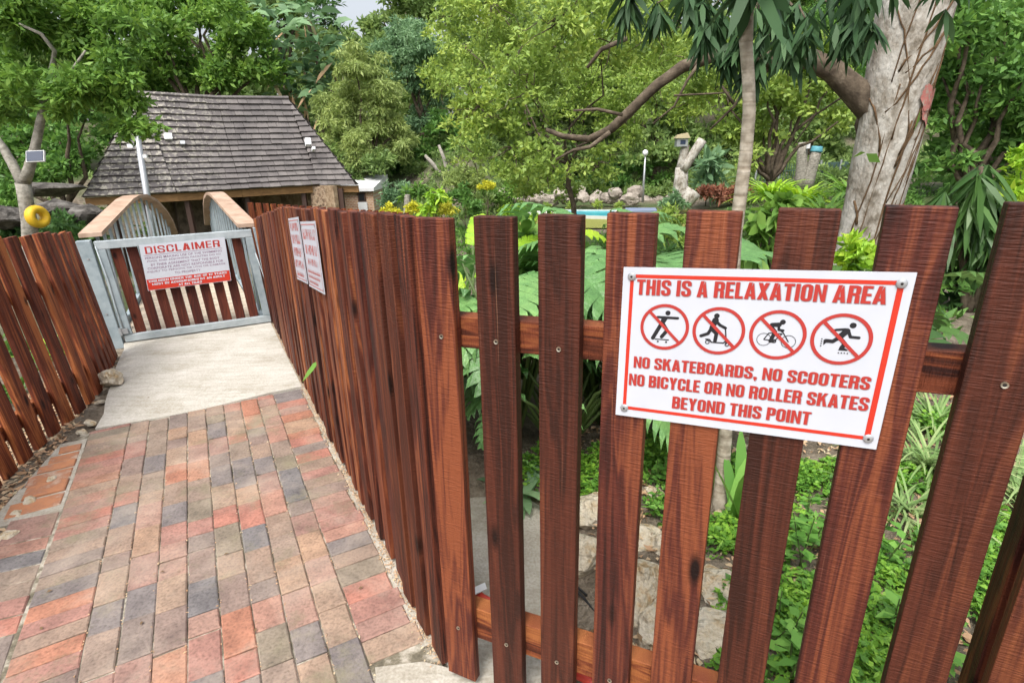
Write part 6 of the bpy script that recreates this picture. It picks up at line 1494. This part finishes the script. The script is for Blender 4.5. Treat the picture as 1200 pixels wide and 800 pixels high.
for i, (x, y, Hh, n, l, lab) in enumerate(((925, 665, .26, 5, .085, 'leafy nettle like weed left of the sixth picket'), (915, 790, .2, 4, .09, 'large leaved weed at the bottom between the fifth and sixth pickets'), (942, 640, .3, 5, .07, 'tall weed below the lower right corner of the sign'), (1035, 740, .2, 4, .085, 'pale leaved weed right of the sixth picket'),
      (1125, 800, .18, 4, .10, 'big leaved weed at the bottom left of the last picket'), (770, 560, .2, 4, .07, 'slender weed under the lower left of the sign'), (1020, 660, .24, 4, .07, 'dull green weed between the sixth and seventh pickets'), (760, 600, .12, 4, .05, 'small weed beside the white edging rock'), (1145, 640, .22, 4, .06, 'spindly weed above the last picket beside the spider plant'), (900, 740, .18, 4, .07, 'bright weed left of the sixth picket near the bottom'), (985, 600, .2, 5, .06, 'bushy weed just below the right end of the sign'), (1070, 770, .16, 4, .06, 'short weed between the sixth and seventh pickets near the bottom'), (1110, 745, .18, 5, .05, 'fine leaved weed on the bare soil left of the last picket'))):
    weed(lab, x, y, Hh, n, l)
# ground cover (nobody could count it)
def cover(pts, nleaf, l, m_, hump=.05):
    ps = []
    for (x, y, r) in pts:
        c = at_z(x, y, .1); n = int(nleaf * r * r * 9)
        a = rng.uniform(0, 2 * math.pi, n); rr = r * np.sqrt(rng.random(n)) * (0.8 + .3 * np.sin(a * 3 + x)); px_ = c.x + rr * np.cos(a); py_ = c.y + rr * np.sin(a)
        hz = np.array([h(a_, b_) for a_, b_ in zip(px_, py_)]) + hump * (1 - (rr / r) ** 2).clip(0) * rng.uniform(.4, 1.2, n) + .008
        ps.append(np.stack([px_, py_, hz], 1))
    ps = np.concatenate(ps); n = len(ps); d = rng.normal(size=(n, 3)); d[:, 2] = np.abs(d[:, 2]) * .35
    return leaf_quads(ps, d, l * rng.uniform(.35, 1.5, n), l * .8 * rng.uniform(.35, 1.3, n), .12, up=(0, 0, 1.2))
v, q = cover([(900, 610, .2), (1000, 650, .2), (965, 800, .24), (1140, 610, .24), (1040, 560, .25), (870, 700, .12), (1070, 690, .16), (1190, 740, .2), (930, 560, .2), (1100, 500, .3), (760, 540, .24), (680, 545, .17), (690, 570, .14), (615, 545, .12), (650, 530, .16), (730, 540, .2), (860, 630, .2), (845, 640, .12), (885, 590, .18), (940, 565, .16), (780, 600, .10), (1010, 720, .16), (1000, 790, .2), (1150, 690, .2), (1180, 680, .16), (950, 700, .16), (920, 720, .14), (870, 560, .2), (990, 560, .16), (905, 640, .12), (1050, 780, .18), (1170, 640, .2), (800, 530, .25), (1090, 640, .1), (1080, 720, .12), (955, 755, .12), (845, 790, .06), (960, 500, .3), (820, 560, .2)], 2600, .026, 'lf_cover')
kind(np_mesh('ground_cover', v, q, M['lf_cover']), 'stuff')
# leaf litter and fine grass beyond the beds
ps = []
for _ in range(9000):
    x = rng.uniform(.3, 3.4); y = rng.uniform(.9, 4.6); ps.append((x, y, h(x, y) + .012))
for _ in range(3500):
    s_ = rng.uniform(1.8, 5.6); t_ = -1.0 - rng.uniform(0, .45) + (s_ - 3.7) * .08; p = P(s_, t_); ps.append((p.x, p.y, h(p.x, p.y) + .012))
for _ in range(2600):
    s_ = rng.uniform(1.4, 6.0); p = P(s_, .455 - abs(rng.normal()) * .018); ps.append((p.x, p.y, .001))
for _ in range(700):
    s_ = rng.uniform(0.6, 4.1); p = P(s_, -.633 + cw * rng.integers(0, 9) + rng.normal() * .004); ps.append((p.x, p.y, .001))
ps = np.array(ps); d = rng.normal(size=ps.shape); d[:, 2] *= .2
small = (ps[:, 2] < .0011) & (ps[:, 2] > .0009); sc9 = np.where(small, .30, 1.0)
v, q = leaf_quads(ps, d, sc9 * .05 * rng.uniform(.3, 1.2, len(ps)), sc9 * .016 * rng.uniform(.5, 1.5, len(ps)), .2, up=(0, 0, 1.2)); kind(np_mesh('leaf_litter', v, q, M['lf_dead']), 'stuff')
# plants beyond the left fence and by the gate
ps = []
for _ in range(150):
    s_ = rng.uniform(2.0, 9); t_ = rng.uniform(-3.4, -1.75 + .22 * max(0, min(2, s_ - 3))); p = P(s_, t_); r = rng.uniform(.1, .28); ps.append(((p.x, p.y, h(p.x, p.y) + r * .4), r))
pos, d = crown_points(ps, .1 * .04 * .5, .35, 5); dd = d * .6 + rng.normal(size=d.shape) * .5
v, q = leaf_quads(pos, dd, .1 * rng.uniform(.6, 1.3, len(pos)), .04 * rng.uniform(.7, 1.2, len(pos))); kind(np_mesh('weeds_by_fence', v, q, M['lf_mid']), 'stuff')
p = P(6.6, -1.45); strap_plant('strap_leaf_plant', 'lime green strappy plant in the gap left of the gate post', (p.x, p.y, h(p.x, p.y)), 70, .5, .035, M['lf_lime'], H=.25, up=.9)
# leaf poking through the path fence
p = Bp(1.98, .05, .40); r_ = root('creeper', 'single green leaf poking through the long path fence', 'leaf', tuple(p))
v, q = leaf_long(np.array([tuple(Bp(1.90, .02, .50))]), np.array([tuple(-BN * .5 + BD * .5 + Vector((0, 0, -.6)))]), [.2], [.05], .15); np_mesh('leaf', v, q, M['lf_weed'], r_)
# garden behind the path fence so nothing is bare from the side
bush('green shrub close behind the middle of the long path fence', [(420, 330, 30), (450, 370, 34), (400, 300, 30)], 4.4, 'lf_fresh', .16, .06, cover=.6)

for x_, y_ in ((50, 737), (165, 732), (187, 670), (54, 694), (262, 650), (300, 735), (235, 560), (175, 465), (250, 430), (420, 690)):
    p = at_z(x_, y_, .006); a_ = random.uniform(0, 6)
    v, q = leaf_quads(np.array([tuple(p)]), np.array([(math.cos(a_), math.sin(a_), .05)]), [.022], [.010], .3, up=(0, 0, 3)); o = np_mesh('dry_leaf', v, q, M['twig'], loc=tuple(p)); tag(o, 'tiny dry brown leaf lying on the brick path or slab', 'leaf', 'dry leaves on the path')
# ================================================================== BITS ON THE CONCRETE
def tool(lab, pts_red, pts_blk, tagp):
    a = [at_z(x, y, .03) for x, y in pts_red]; r_ = root('garden_tool', lab, 'tool', a[0])
    mb = MB(); mb.tube(a, .014, 8); mb.build('handle', M['red_plastic'], r_, smooth=True)
    if pts_blk:
        mb = MB(); mb.tube([at_z(x, y, .03) for x, y in pts_blk], [.012, .011, .004], 8); mb.build('shaft', M['black_plastic'], r_, smooth=True)
    if tagp:
        p = at_z(*tagp, .05); mb = MB(); mb.box(p - Vector((.02, .015, 0)), (.045, .02, .006), (-.008, .022, .01), (0, 0, .004)); mb.build('tag', M['white_paint'], r_)
tool('red handled tool with white tag lying on the concrete behind the corner', [(550, 686), (566, 700), (590, 712)], [(590, 712), (622, 728), (652, 742)], (563, 693))
tool('red tube on the concrete under the lower rail', [(668, 786), (690, 797), (730, 815)], None, None)
a = [at_z(x, y, .03) for x, y in ((672, 689), (684, 700), (697, 716))]
mb = MB(); mb.tube(a, [.008, .006, .002], 6); mb.tube([a[0] + Vector((.01, .01, .004)), a[1] + Vector((.012, .006, .006))], .005, 6); tag(mb.build('metal_clip', M['black_plastic'], loc=a[0]), 'thin black pointed clip on the concrete beside the rocks', 'clip')
a = [at_z(x, y, .03) for x, y in ((678, 752), (686, 742), (697, 737), (706, 740))]
mb = MB(); mb.tube(a, [.003, .004, .004, .002], 5); mb.tube([a[1], at_z(694, 748, .02)], .003, 5); tag(mb.build('twig', M['twig'], loc=a[0]), 'curled dry twig on the concrete by the lower rail', 'twig')
